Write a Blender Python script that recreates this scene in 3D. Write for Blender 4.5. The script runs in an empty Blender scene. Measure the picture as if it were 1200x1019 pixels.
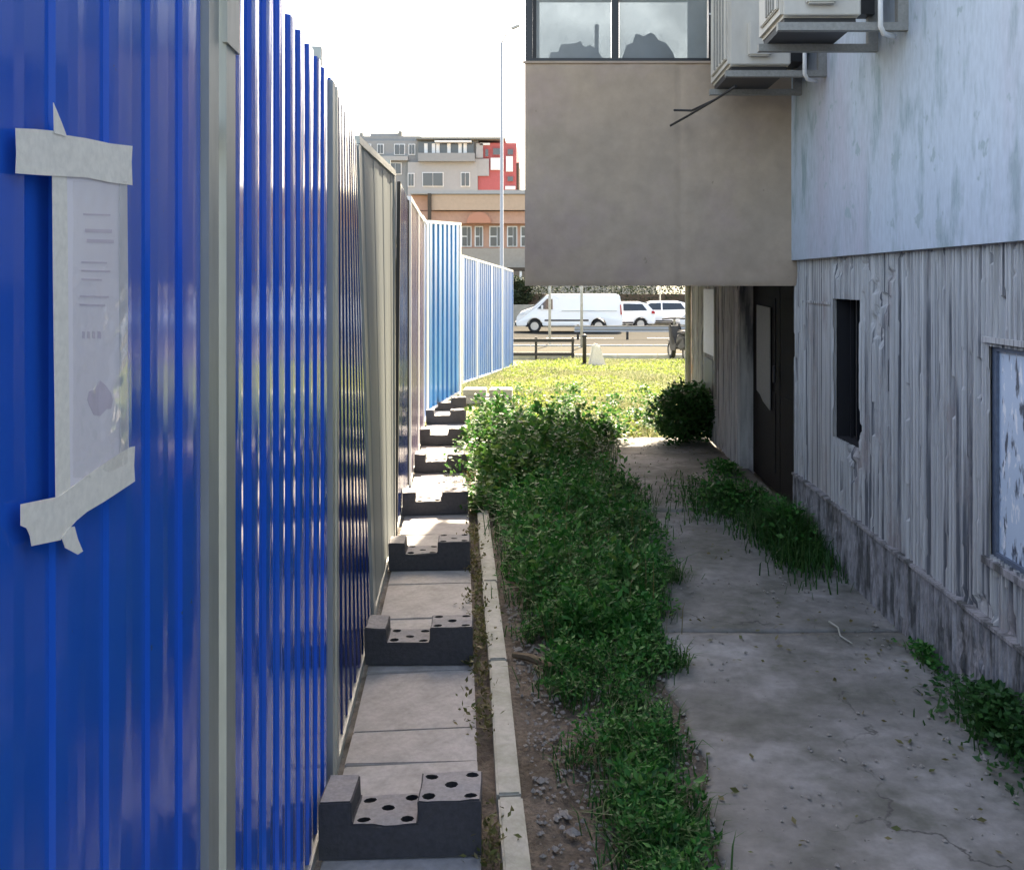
import bpy, bmesh, math, random
import numpy as np
from mathutils import Vector, Matrix

random.seed(7)
rng = np.random.default_rng(11)
R = math.radians
scene = bpy.context.scene
COL = scene.collection

# ---------------------------------------------------------------- camera, sky, sun, exposure
EYE = 1.5
cam_data = bpy.data.cameras.new('camera')
cam = bpy.data.objects.new('camera', cam_data)
COL.objects.link(cam)
cam.location = (0, 0, EYE)
cam.rotation_euler = (R(90), 0, 0)
cam_data.sensor_fit = 'HORIZONTAL'
cam_data.sensor_width = 36.0
cam_data.lens = 34.5
cam_data.shift_x = -0.0333
cam_data.shift_y = -0.1496
cam_data.clip_start = 0.05
cam_data.clip_end = 3000
scene.camera = cam

SUN_EL, SUN_AZ = 46.0, 7.5
world = bpy.data.worlds.new('World')
scene.world = world
world.use_nodes = True
wn = world.node_tree
sky = wn.nodes.new('ShaderNodeTexSky')
sky.sky_type = 'NISHITA'
sky.sun_disc = False
sky.sun_elevation = R(SUN_EL)
sky.sun_rotation = R(SUN_AZ)
sky.air_density = 1.0
sky.dust_density = 2.5
sky.ozone_density = 1.0
bg = wn.nodes['Background']
bg.inputs['Strength'].default_value = 0.14
wn.links.new(sky.outputs['Color'], bg.inputs['Color'])

sun_data = bpy.data.lights.new('sun', 'SUN')
sun_data.energy = 5.0
sun_data.angle = R(0.6)
sun_data.color = (1.0, 0.95, 0.86)
sun = bpy.data.objects.new('sun', sun_data)
COL.objects.link(sun)
s = Vector((math.sin(R(SUN_AZ)) * math.cos(R(SUN_EL)), math.cos(R(SUN_AZ)) * math.cos(R(SUN_EL)), math.sin(R(SUN_EL))))
sun.rotation_euler = s.to_track_quat('Z', 'Y').to_euler()
sun.location = (10, 60, 60)

scene.view_settings.view_transform = 'Standard'
scene.view_settings.look = 'None'
scene.view_settings.exposure = 2.35
scene.view_settings.use_white_balance = True      # the camera's white balance, set for open shade
scene.view_settings.white_balance_temperature = 7900
scene.view_settings.white_balance_tint = 12
scene.view_settings.gamma = 1.0
scene.view_settings.use_curve_mapping = False
scene.cycles.max_bounces = 8
scene.cycles.transparent_max_bounces = 12

# ---------------------------------------------------------------- helpers
def tag(o, label=None, cat=None, group=None, kind=None):
    if label: o['label'] = label
    if cat: o['category'] = cat
    if group: o['group'] = group
    if kind: o['kind'] = kind
    return o

def empty(name, loc=(0, 0, 0), rz=0.0, parent=None):
    o = bpy.data.objects.new(name, None)
    o.empty_display_size = 0.1
    COL.objects.link(o)
    o.location = loc
    o.rotation_euler = (0, 0, rz)
    if parent: o.parent = parent
    return o

def link(name, me, parent=None, loc=None):
    o = bpy.data.objects.new(name, me)
    COL.objects.link(o)
    if parent: o.parent = parent
    if loc is not None: o.location = loc
    return o

class MB:
    """collects vertices and faces of ONE mesh object"""
    def __init__(self): self.v = []; self.f = []; self.m = []
    def face(self, pts, mi=0):
        i = len(self.v); self.v += [tuple(p) for p in pts]
        self.f.append(tuple(range(i, i + len(pts)))); self.m.append(mi)
    def hexa(self, p, mi=0):
        i = len(self.v); self.v += [tuple(q) for q in p]
        for f in ((0, 3, 2, 1), (4, 5, 6, 7), (0, 1, 5, 4), (1, 2, 6, 5), (2, 3, 7, 6), (3, 0, 4, 7)):
            self.f.append(tuple(i + k for k in f)); self.m.append(mi)
        return self
    def box(self, x0, x1, y0, y1, z0, z1, mi=0):
        return self.hexa([(x0, y0, z0), (x1, y0, z0), (x1, y1, z0), (x0, y1, z0),
                          (x0, y0, z1), (x1, y0, z1), (x1, y1, z1), (x0, y1, z1)], mi)
    def prism(self, poly, a0, a1, axis='y', mi=0):
        """poly in the two other axes, extruded along axis"""
        def P(p, a):
            if axis == 'y': return (p[0], a, p[1])
            if axis == 'x': return (a, p[0], p[1])
            return (p[0], p[1], a)
        n = len(poly); i = len(self.v)
        self.v += [P(p, a0) for p in poly] + [P(p, a1) for p in poly]
        self.f.append(tuple(range(i + n - 1, i - 1, -1))); self.m.append(mi)
        self.f.append(tuple(range(i + n, i + 2 * n))); self.m.append(mi)
        for k in range(n):
            l = (k + 1) % n
            self.f.append((i + k, i + l, i + n + l, i + n + k)); self.m.append(mi)
        return self
    def tube(self, pts, r, n=8, mi=0):
        pts = [Vector(p) for p in pts]
        rs = r if isinstance(r, (list, tuple)) else [r] * len(pts)
        base = len(self.v)
        for k, p in enumerate(pts):
            d = (pts[min(k + 1, len(pts) - 1)] - pts[max(k - 1, 0)]).normalized()
            a = d.orthogonal().normalized() if k == 0 else (a - d * a.dot(d)).normalized()
            b = d.cross(a)
            for j in range(n):
                t = 2 * math.pi * j / n
                self.v.append(tuple(p + (a * math.cos(t) + b * math.sin(t)) * rs[k]))
        for k in range(len(pts) - 1):
            for j in range(n):
                l = (j + 1) % n
                self.f.append((base + k * n + j, base + k * n + l, base + (k + 1) * n + l, base + (k + 1) * n + j)); self.m.append(mi)
        self.f.append(tuple(base + j for j in range(n - 1, -1, -1))); self.m.append(mi)
        e = base + (len(pts) - 1) * n
        self.f.append(tuple(e + j for j in range(n))); self.m.append(mi)
        return self
    def mesh(self, name, mats):
        me = bpy.data.meshes.new(name)
        me.from_pydata(self.v, [], self.f)
        for m in (mats if isinstance(mats, (list, tuple)) else [mats]): me.materials.append(m)
        if any(self.m): me.polygons.foreach_set('material_index', self.m)
        bm = bmesh.new(); bm.from_mesh(me); bmesh.ops.recalc_face_normals(bm, faces=bm.faces); bm.to_mesh(me); bm.free()
        me.update()
        return me
    def build(self, name, mats, parent=None, loc=None, bevel=0, smooth=False):
        me = self.mesh(name, mats)
        if bevel:
            bm = bmesh.new(); bm.from_mesh(me)
            bmesh.ops.remove_doubles(bm, verts=bm.verts, dist=1e-5)
            es = [e for e in bm.edges if len(e.link_faces) == 2 and e.calc_face_angle(0) > 0.5]
            bmesh.ops.bevel(bm, geom=es, offset=bevel, segments=2, affect='EDGES', clamp_overlap=True)
            bm.to_mesh(me); bm.free()
        if smooth: me.polygons.foreach_set('use_smooth', [True] * len(me.polygons))
        return link(name, me, parent, loc)

def np_mesh(name, verts, quads=None, tris=None, mat=None, smooth=False):
    me = bpy.data.meshes.new(name)
    verts = np.asarray(verts, np.float32)
    nq = 0 if quads is None else len(quads); nt = 0 if tris is None else len(tris)
    me.vertices.add(len(verts)); me.vertices.foreach_set('co', verts.ravel())
    li = []; 
    if nq: li.append(np.asarray(quads, np.int32).ravel())
    if nt: li.append(np.asarray(tris, np.int32).ravel())
    li = np.concatenate(li)
    me.loops.add(len(li)); me.loops.foreach_set('vertex_index', li)
    me.polygons.add(nq + nt)
    starts = np.concatenate([np.arange(nq) * 4, nq * 4 + np.arange(nt) * 3]).astype(np.int32)
    me.polygons.foreach_set('loop_start', starts)
    me.update(calc_edges=True)
    me.validate()
    me.polygons.foreach_set('use_smooth', [smooth] * len(me.polygons))
    if mat: me.materials.append(mat)
    return me

def hash2(ix, iy, seed):
    h = (ix.astype(np.int64) * 374761393 + iy.astype(np.int64) * 668265263 + seed * 974711) & 0x7fffffff
    h = ((h ^ (h >> 13)) * 1274126177) & 0x7fffffff
    return ((h ^ (h >> 16)) & 0xffff) / 65535.0
def vnoise(x, y, seed=0):
    x = np.asarray(x, float); y = np.asarray(y, float)
    ix = np.floor(x).astype(int); iy = np.floor(y).astype(int)
    fx = x - ix; fy = y - iy
    fx = fx * fx * (3 - 2 * fx); fy = fy * fy * (3 - 2 * fy)
    a = hash2(ix, iy, seed); b = hash2(ix + 1, iy, seed); c = hash2(ix, iy + 1, seed); d = hash2(ix + 1, iy + 1, seed)
    return (a * (1 - fx) + b * fx) * (1 - fy) + (c * (1 - fx) + d * fx) * fy

def unit(a): return a / np.maximum(np.linalg.norm(a, axis=1, keepdims=True), 1e-9)

def leaves(name, P, size, mat, up=0.6, aspect=0.55, parent=None):
    """folded diamond leaves at the points P"""
    n = len(P); size = np.broadcast_to(size, (n,))[:, None]
    d = rng.normal(size=(n, 3)); d[:, 2] = np.abs(d[:, 2]) * up + 0.05; d = unit(d)
    nn = rng.normal(size=(n, 3)) * 0.6; nn[:, 2] += 1.0
    sdir = unit(np.cross(d, nn)); upv = unit(np.cross(sdir, d))
    b = P; t = P + d * size
    mid = P + d * size * 0.45 - upv * size * 0.08
    l = mid + sdir * size * aspect * 0.5 + upv * size * 0.12
    r = mid - sdir * size * aspect * 0.5 + upv * size * 0.12
    V = np.stack([b, l, t, r], 1).reshape(-1, 3)
    q = np.arange(n)[:, None] * 4
    T = np.concatenate([q + [0, 1, 2], q + [0, 2, 3]], 1).reshape(-1, 3)
    return link(name, np_mesh(name, V, tris=T, mat=mat), parent)

def blades(name, P, h, w, mat, lean=0.5, parent=None):
    n = len(P)
    h = np.broadcast_to(h, (n,))[:, None]; w = np.broadcast_to(w, (n,))[:, None]
    a = rng.uniform(0, 2 * np.pi, n); c = np.stack([np.cos(a), np.sin(a), 0 * a], 1)
    a2 = a + np.pi / 2 + rng.normal(0, .4, n); sdir = np.stack([np.cos(a2), np.sin(a2), 0 * a], 1)
    L = np.abs(rng.normal(lean, lean * .5, n))[:, None]
    z = np.array([[0, 0, 1.0]])
    m = P + z * h * .6 + c * h * L * .3
    t = P + z * h * np.maximum(1 - L * .35, .3) + c * h * L
    V = np.stack([P - sdir * w * .5, P + sdir * w * .5, m + sdir * w * .42, m - sdir * w * .42, t], 1).reshape(-1, 3)
    q = np.arange(n)[:, None] * 5
    return link(name, np_mesh(name, V, quads=q + [0, 1, 2, 3], tris=q + [3, 2, 4], mat=mat), parent)

# ---------------------------------------------------------------- materials
def mat(name, col, rough=0.8, metal=0.0, var=0.0, scale=4.0, stretch=(1, 1, 1), bump=0.0, bscale=40.0, col2=None, mix=(0.4, 0.65), spec=0.5,
        col3=None, mix3=(0.55, 0.7), scale3=2.0, stretch3=(1, 1, 1), coat=0.0, bdist=0.01, crack=None, spots=None, dust=None):
    m = bpy.data.materials.new(name); m.use_nodes = True
    nt = m.node_tree; L = nt.links.new; b = nt.nodes['Principled BSDF']
    b.inputs['Roughness'].default_value = rough; b.inputs['Metallic'].default_value = metal
    b.inputs['Specular IOR Level'].default_value = spec
    b.inputs['Coat Weight'].default_value = coat; b.inputs['Coat Roughness'].default_value = 0.08
    b.inputs['Base Color'].default_value = (*col, 1)
    tc = nt.nodes.new('ShaderNodeTexCoord')
    def noise(sc, st, det=6.0):
        mp = nt.nodes.new('ShaderNodeMapping'); mp.inputs['Scale'].default_value = st
        L(tc.outputs['Object'], mp.inputs['Vector'])
        n = nt.nodes.new('ShaderNodeTexNoise'); n.inputs['Scale'].default_value = sc; n.inputs['Detail'].default_value = det
        n.inputs['Roughness'].default_value = 0.62
        L(mp.outputs['Vector'], n.inputs['Vector'])
        return n.outputs['Fac']
    def ramp(f, lo, hi):
        r = nt.nodes.new('ShaderNodeMapRange'); r.inputs['From Min'].default_value = lo; r.inputs['From Max'].default_value = hi
        L(f, r.inputs['Value']); return r.outputs['Result']
    def mixc(f, A, B, mode='MIX'):
        x = nt.nodes.new('ShaderNodeMix'); x.data_type = 'RGBA'; x.blend_type = mode
        if isinstance(f, float): x.inputs[0].default_value = f
        else: L(f, x.inputs[0])
        for k, c in ((6, A), (7, B)):
            if isinstance(c, tuple): x.inputs[k].default_value = (*c, 1)
            else: L(c, x.inputs[k])
        return x.outputs[2]
    c = col
    if col2 is not None: c = mixc(ramp(noise(scale, stretch), *mix), c, col2)
    if col3 is not None: c = mixc(ramp(noise(scale3, stretch3), *mix3), c, col3)
    if var > 0:
        f = ramp(noise(scale * 5.3, stretch), 0.3, 0.7)
        k1 = 1 - var; k2 = 1 + var
        g = mixc(f, (k1, k1, k1), (k2, k2, k2))
        c = mixc(1.0, c, g, 'MULTIPLY')
    if spots:                      # small marks: (scale, threshold, colour)
        c = mixc(ramp(noise(spots[0], (1, 1, 1), 3), spots[1], spots[1] + .05), c, spots[2])
    if dust:                       # splashed dirt near the foot: (height, colour)
        sx = nt.nodes.new('ShaderNodeSeparateXYZ'); L(tc.outputs['Object'], sx.inputs[0])
        ad = nt.nodes.new('ShaderNodeMath'); ad.operation = 'MULTIPLY_ADD'; L(noise(7, (2, 2, .6)), ad.inputs[0]); ad.inputs[1].default_value = -dust[0] * 1.6
        L(sx.outputs['Z'], ad.inputs[2])
        c = mixc(ramp(ad.outputs[0], -dust[0] * .35, -dust[0] * 1.05), c, dust[1])
    if crack:                      # (scale, width, colour)
        mp = nt.nodes.new('ShaderNodeVectorMath'); mp.operation = 'MULTIPLY_ADD'
        nz = nt.nodes.new('ShaderNodeTexNoise'); nz.inputs['Scale'].default_value = 3.5; nz.inputs['Detail'].default_value = 8; L(tc.outputs['Object'], nz.inputs['Vector'])
        L(nz.outputs['Color'], mp.inputs[0]); mp.inputs[1].default_value = (.5, .5, .5); L(tc.outputs['Object'], mp.inputs[2])
        vo = nt.nodes.new('ShaderNodeTexVoronoi'); vo.feature = 'DISTANCE_TO_EDGE'; vo.inputs['Scale'].default_value = crack[0]; L(mp.outputs[0], vo.inputs['Vector'])
        a_ = ramp(vo.outputs['Distance'], crack[1], 0)
        g_ = nt.nodes.new('ShaderNodeMath'); g_.operation = 'MULTIPLY'; L(a_, g_.inputs[0]); L(ramp(noise(1.3, (1, 1, 1)), .48, .56), g_.inputs[1])
        c = mixc(g_.outputs[0], c, crack[2])
    if not isinstance(c, tuple): L(c, b.inputs['Base Color'])
    if bump > 0:
        bp = nt.nodes.new('ShaderNodeBump'); bp.inputs['Strength'].default_value = bump; bp.inputs['Distance'].default_value = bdist
        L(noise(bscale, stretch), bp.inputs['Height']); L(bp.outputs['Normal'], b.inputs['Normal'])
    return m

def leafmat(name, cols, trans=0.35, rough=0.5):
    m = bpy.data.materials.new(name); m.use_nodes = True
    nt = m.node_tree; L = nt.links.new; b = nt.nodes['Principled BSDF']
    g = nt.nodes.new('ShaderNodeNewGeometry')
    r = nt.nodes.new('ShaderNodeValToRGB')
    els = r.color_ramp.elements
    while len(els) < len(cols): els.new(0.5)
    for i, c in enumerate(cols):
        els[i].position = i / (len(cols) - 1); els[i].color = (*c, 1)
    L(g.outputs['Random Per Island'], r.inputs['Fac'])
    L(r.outputs['Color'], b.inputs['Base Color'])
    b.inputs['Roughness'].default_value = rough; b.inputs['Specular IOR Level'].default_value = 0.35
    t = nt.nodes.new('ShaderNodeBsdfTranslucent'); L(r.outputs['Color'], t.inputs['Color'])
    x = nt.nodes.new('ShaderNodeMixShader'); x.inputs[0].default_value = trans
    L(b.outputs[0], x.inputs[1]); L(t.outputs[0], x.inputs[2])
    L(x.outputs[0], nt.nodes['Material Output'].inputs['Surface'])
    return m

def glassmat(name, tint, rough=0.05, opacity=0.35, transp=(1, 1, 1), translucent=False):
    """dirty window glass: film of dust over a clear pane"""
    m = bpy.data.materials.new(name); m.use_nodes = True
    nt = m.node_tree; L = nt.links.new; b = nt.nodes['Principled BSDF']
    b.inputs['Base Color'].default_value = (*tint, 1); b.inputs['Roughness'].default_value = rough
    t = nt.nodes.new('ShaderNodeBsdfTransparent'); t.inputs['Color'].default_value = (*transp, 1)
    src = b.outputs[0]
    if translucent:
        tl = nt.nodes.new('ShaderNodeBsdfTranslucent'); tl.inputs['Color'].default_value = (*tint, 1)
        y = nt.nodes.new('ShaderNodeMixShader'); y.inputs[0].default_value = 0.5
        L(b.outputs[0], y.inputs[1]); L(tl.outputs[0], y.inputs[2]); src = y.outputs[0]
    n = nt.nodes.new('ShaderNodeTexNoise'); n.inputs['Scale'].default_value = 3.0; n.inputs['Detail'].default_value = 5
    tc = nt.nodes.new('ShaderNodeTexCoord'); L(tc.outputs['Object'], n.inputs['Vector'])
    mr = nt.nodes.new('ShaderNodeMapRange'); mr.inputs['To Min'].default_value = opacity - .12; mr.inputs['To Max'].default_value = opacity + .12
    mr.inputs['From Min'].default_value = .3; mr.inputs['From Max'].default_value = .7
    L(n.outputs['Fac'], mr.inputs['Value'])
    x = nt.nodes.new('ShaderNodeMixShader')
    L(mr.outputs['Result'], x.inputs[0]); L(t.outputs[0], x.inputs[1]); L(src, x.inputs[2])
    L(x.outputs[0], nt.nodes['Material Output'].inputs['Surface'])
    return m

M = {}
M['blue'] = mat('blue_sheet', (0.0005, 0.105, 0.62), rough=0.12, spec=0.5, dust=(.28, (.06, .09, .16)), spots=(55, .71, (.05, .10, .22)), bump=0.05, bscale=1.2, stretch=(3, 3, .5), bdist=.02, col2=(0.001, 0.115, 0.58), scale=1.5)
M['navy'] = mat('navy_sheet', (0.006, 0.025, 0.13), rough=0.16, spec=0.6, bump=0.07, bscale=1.5, stretch=(3, 3, .6), bdist=.02)
M['greysheet'] = mat('grey_sheet', (0.25, 0.28, 0.28), rough=0.6, col2=(0.28, 0.31, 0.30), scale=1.2, stretch=(3, 3, .6), spec=.3)
M['lilac'] = mat('lilac_sheet', (0.22, 0.18, 0.24), rough=0.25, col2=(0.12, 0.10, 0.2), scale=2, stretch=(6, 6, .5), bump=.05, bscale=2, bdist=.02)
M['cyan'] = mat('bright_blue_sheet', (0.03, 0.20, 0.50), rough=0.3, bump=.05, bscale=2, stretch=(3, 3, .5), bdist=.02, col2=(.05, .28, .58), scale=2)
M['paleblue'] = mat('glare_blue_sheet', (0.07, 0.20, 0.48), rough=0.4, col2=(0.17, 0.26, 0.44), scale=.9, stretch=(1, 1, .7), bump=.05, bscale=2, bdist=.02)  # blue made paler: sun glare on the far panels put into the colour
M['galv'] = mat('galvanised_steel', (0.36, 0.38, 0.36), rough=0.45, metal=0.35, var=0.1, scale=6, stretch=(1, 1, .2))
M['whiterail'] = mat('white_painted_steel', (0.72, 0.74, 0.76), rough=0.4)
M['blackiron'] = mat('black_iron', (0.012, 0.012, 0.014), rough=0.5)
M['tape'] = mat('masking_tape', (0.88, 0.84, 0.76), rough=0.75, bump=.2, bscale=60, var=.09, scale=20, bdist=.001)
M['paper'] = mat('paper_sheet', (0.90, 0.86, 0.90), rough=0.7, col2=(.86, .81, .87), scale=6)
M['ink'] = mat('faded_ink', (0.68, 0.61, 0.70), rough=0.8)
M['slab'] = mat('paving_concrete', (0.45, 0.43, 0.42), rough=0.9, var=.12, scale=9, bump=.3, bscale=90, col2=(.35, .335, .32), bdist=.004)
M['kerb'] = mat('kerb_concrete', (0.44, 0.43, 0.39), rough=0.9, var=.12, scale=9, bump=.4, bscale=70, col2=(.33, .335, .28), bdist=.004)
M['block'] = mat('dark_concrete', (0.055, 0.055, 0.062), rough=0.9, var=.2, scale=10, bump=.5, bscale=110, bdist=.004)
M['blocktop'] = mat('skylit_concrete', (0.30, 0.29, 0.29), rough=0.95, var=.18, scale=14, bump=.4, bscale=90, bdist=.004)  # paler than the block sides: sky light on the tops put into the colour
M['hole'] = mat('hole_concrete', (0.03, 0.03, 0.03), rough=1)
M['path'] = mat('path_concrete', (0.19, 0.183, 0.172), rough=0.88, var=.22, scale=2.6, crack=(.6, .0045, (.06, .058, .054)), spots=(26, .69, (.07, .07, .06)), col2=(.10, .102, .085), mix=(.42, .66), bump=.6, bscale=30, bdist=.006,
                col3=(.31, .302, .295), scale3=1.4, mix3=(.5, .66))
M['soil'] = mat('bare_soil', (0.17, 0.14, 0.115), rough=1, var=.35, scale=7, col2=(.10, .08, .06), bump=1, bscale=60, bdist=.02)
M['stone'] = mat('gravel_stone', (0.26, 0.24, 0.22), rough=.95, var=.3, scale=25)
M['rib'] = mat('ribbed_render', (0.47, 0.465, 0.46), rough=.9, var=.26, scale=5, stretch=(1, 9, .12), col2=(.12, .125, .14), mix=(.525, .61), bump=.5, bscale=60, bdist=.006,
               col3=(.33, .295, .29), scale3=3.0, mix3=(.56, .68), stretch3=(1, 1.5, .7))
M['plinth'] = mat('plinth_render', (0.30, 0.29, 0.30), rough=.9, var=.35, scale=8, stretch=(1, 2, .5), col2=(.09, .09, .09), mix=(.45, .6), bump=.8, bscale=60, bdist=.008)
M['upper'] = mat('blue_grey_paint', (0.41, 0.475, 0.55), rough=.75, var=.10, scale=4.2, stretch=(1, 1.8, .62), col2=(.25, .325, .36), mix=(.52, .66), spots=(9, .64, (.29, .36, .395)), bump=.2, bscale=30, bdist=.006,
                 col3=(.40, .40, .47), scale3=1.2, mix3=(.5, .7), stretch3=(1, 1, .3))
M['conc'] = mat('balcony_concrete', (0.43, 0.33, 0.25), spots=(12, .70, (.27, .21, .16)), rough=.9, var=.08, scale=2.2, col2=(.37, .29, .225), mix=(.38, .66), bump=.25, bscale=50, bdist=.004,
                col3=(.40, .30, .255), scale3=1.3, mix3=(.5, .65))
M['doorblack'] = mat('dark_door_paint', (0.013, 0.011, 0.011), spec=.12, rough=.8, var=.3, scale=4, stretch=(1, 3, .5))
M['notice'] = mat('grey_notice', (0.20, 0.20, 0.195), rough=.7, var=.1, scale=6)
M['whitepanel'] = mat('pale_panel', (.62, .62, .66), rough=.6, var=.08, scale=5)
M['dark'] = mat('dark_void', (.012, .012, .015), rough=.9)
M['frameblack'] = mat('black_frame', (.015, .016, .02), rough=.4)
M['frameblue'] = mat('blue_grey_frame', (.09, .12, .17), rough=.6, var=.2, scale=10)
M['filmpane'] = mat('peeling_film_pane', (.50, .60, .72), rough=.3, col2=(.05, .065, .10), mix=(.55, .62), scale=11, stretch=(1, 2.2, .7), col3=(.80, .82, .86), scale3=16, mix3=(.55, .60), stretch3=(1, 2, .8), bump=.3, bscale=20, bdist=.004)
M['glass'] = glassmat('dusty_glass', (.42, .46, .48), rough=.08, opacity=.5, translucent=True, transp=(.45, .5, .52))
M['heap'] = mat('dark_cloth', (.10, .10, .105), rough=.9, var=.2, scale=5)
M['acream'] = mat('cream_steel', (.55, .52, .47), rough=.5, var=.06, scale=4, stretch=(1, 1, .4), col2=(.46, .43, .39), mix=(.45, .75))
M['acdark'] = mat('dark_grille', (.03, .03, .033), rough=.5)
M['bracket'] = mat('bracket_steel', (.27, .265, .25), rough=.5, metal=.3, var=.15, scale=12)
M['pipe'] = mat('white_pipe', (.7, .7, .7), rough=.5)
M['grassground'] = mat('lawn_soil', (.20, .20, .07), rough=1, var=.3, scale=3, col2=(.30, .26, .13), mix=(.45, .65), bump=.6, bscale=30, bdist=.03)
M['earth'] = mat('distant_earth', (.16, .15, .12), rough=1, var=.2, scale=.3, col2=(.13, .14, .09), bump=.2, bscale=6)
M['asphalt'] = mat('dusty_asphalt', (.045, .043, .036), spec=.05, rough=1, var=.12, scale=1.5, bump=.2, bscale=60)
M['pave'] = mat('footway_paving', (.075, .07, .052), spec=.05, rough=1, var=.1, scale=2, bump=.2, bscale=40)
M['marking'] = mat('road_paint', (.75, .75, .72), rough=.7, var=.08, scale=6)
M['carwhite'] = mat('white_car_paint', (.80, .80, .80), rough=.25, coat=.5)
M['carglass'] = mat('car_glass', (.02, .025, .03), rough=.06, spec=.7)
M['tyre'] = mat('tyre_rubber', (.015, .015, .015), rough=.8)
M['rim'] = mat('wheel_rim', (.45, .45, .46), rough=.35, metal=.8)
M['lamp'] = mat('clear_headlight', (.6, .62, .65), rough=.1)
M['redlamp'] = mat('red_tail_light', (.4, .02, .015), rough=.2)
M['plastic'] = mat('black_plastic', (.02, .02, .02), rough=.6)
M['polegrey'] = mat('grey_pole', (.35, .36, .36), rough=.5, metal=.2)
M['stoneblock'] = mat('pale_stone', (.55, .53, .47), rough=.9, var=.12, scale=8, bump=.5, bscale=20)
M['aptwall'] = mat('apartment_render', (.27, .27, .265), rough=.9, var=.05, scale=.6)
M['aptlight'] = mat('apartment_light_render', (.36, .35, .34), rough=.9, var=.05, scale=.6)
M['aptred'] = mat('red_cladding', (.42, .10, .10), rough=.7, var=.06, scale=.8)
M['aptwhite'] = mat('white_cladding', (.74, .73, .71), rough=.7)
M['farglass'] = mat('far_window_glass', (.075, .08, .09), rough=.1)
M['tan'] = mat('tan_fascia', (.50, .35, .25), rough=.9, var=.06, scale=.7)
M['salmon'] = mat('salmon_render', (.50, .29, .21), rough=.9, var=.08, scale=.7)
M['orange'] = mat('orange_awning', (.50, .22, .14), rough=.8)
M['shopwall'] = mat('shop_wall', (.36, .31, .26), rough=.9, var=.08, scale=.7)
M['garden'] = mat('garden_wall', (.22, .22, .20), rough=.9, var=.15, scale=1)
M['bark'] = mat('bark', (.08, .06, .045), rough=1, var=.3, scale=10, bump=1, bscale=30)
M['dry'] = mat('dry_twig', (.16, .12, .08), rough=1, var=.2, scale=10)
M['fernleaf'] = leafmat('dark_weed_leaf', [(.008, .075, .012), (.018, .135, .02), (.04, .20, .034), (.11, .26, .065)], .33)
M['broadleaf'] = leafmat('broad_weed_leaf', [(.015, .085, .016), (.03, .125, .024), (.06, .17, .035), (.13, .22, .05)], .4)
M['tuftleaf'] = leafmat('grass_tuft_blade', [(.012, .065, .014), (.025, .10, .02), (.06, .13, .035)], .3)
M['shrubleaf'] = leafmat('shrub_leaf', [(.012, .06, .016), (.025, .10, .024), (.05, .15, .04)], .35)
M['lawnblade'] = leafmat('lawn_blade', [(.10, .14, .05), (.16, .19, .075), (.22, .235, .11), (.29, .27, .16)], .4, .8)
M['lawnleaf'] = leafmat('lawn_weed_leaf', [(.12, .18, .035), (.19, .25, .05), (.26, .30, .07)], .5, .65)
M['dryleaf'] = leafmat('dry_weed_leaf', [(.10, .10, .04), (.15, .13, .05), (.08, .11, .03), (.2, .16, .08)], .3)
M['treeleaf'] = leafmat('tree_leaf', [(.018, .032, .014), (.03, .045, .02), (.045, .06, .03)], .12, .8)

# ---------------------------------------------------------------- ground
GY = [-25, 0, 12, 20, 22, 33, 45, 140, 900]
GZ = [0, 0, 0, -.27, -.37, -.68, -1.02, -1.02, -1.02]
def zg(y): return float(np.interp(y, GY, GZ))

def strip(name, x0, x1, ys, m, dz, kind='structure', parent=None):
    mb = MB()
    for a, b in zip(ys[:-1], ys[1:]):
        xa0 = x0(a) if callable(x0) else x0; xb0 = x0(b) if callable(x0) else x0
        xa1 = x1(a) if callable(x1) else x1; xb1 = x1(b) if callable(x1) else x1
        mb.face([(xa0, a, zg(a) + dz), (xa1, a, zg(a) + dz), (xb1, b, zg(b) + dz), (xb0, b, zg(b) + dz)])
    o = mb.build(name, m, parent)
    if kind: o['kind'] = kind
    return o
strip('ground', -700, 700, GY, M['earth'], -.06)
XF = lambda d: -.39 - .087 * d              # fence line
strip('lawn', lambda d: XF(d) - .02, 14, [9.62, 12, 14, 16, 18, 20, 22, 24.6], M['grassground'], -.02)
strip('footway', -60, 60, [24.72, 28, 31.8], M['pave'], .05)
strip('road', -120, 120, [32, 38, 45, 56], M['asphalt'], -.03)
# kerbs along the footway and the road, in stones
def kerb_row(y, x0, x1, h, L, root):
    me = MB().box(-L / 2 + .008, L / 2 - .008, -.06, .06, -.06, h).mesh('kerb_stone', M['kerb'])
    x = x0
    while x < x1:
        link('kerb_stone', me, root, (x + L / 2, y, zg(y)))
        x += L
rk = empty('kerb'); tag(rk, kind='structure')
kerb_row(24.66, -2.2, 6, .12, 1.0, rk); kerb_row(31.9, -3.5, 6.5, .1, 1.0, rk)
kerb_row(56.1, -9, 12, .14, 1.5, rk)
mk = MB()
for k in range(-6, 8):
    mk.box(k * 4.5, k * 4.5 + 3.0, 43.6, 43.75, zg(43.7) - .027, zg(43.7) - .022)
tag(mk.build('road_markings', M['marking']), kind='structure')
strip('road_edge_line', -60, 60, [33.4, 33.6], M['marking'], -.024)

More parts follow.
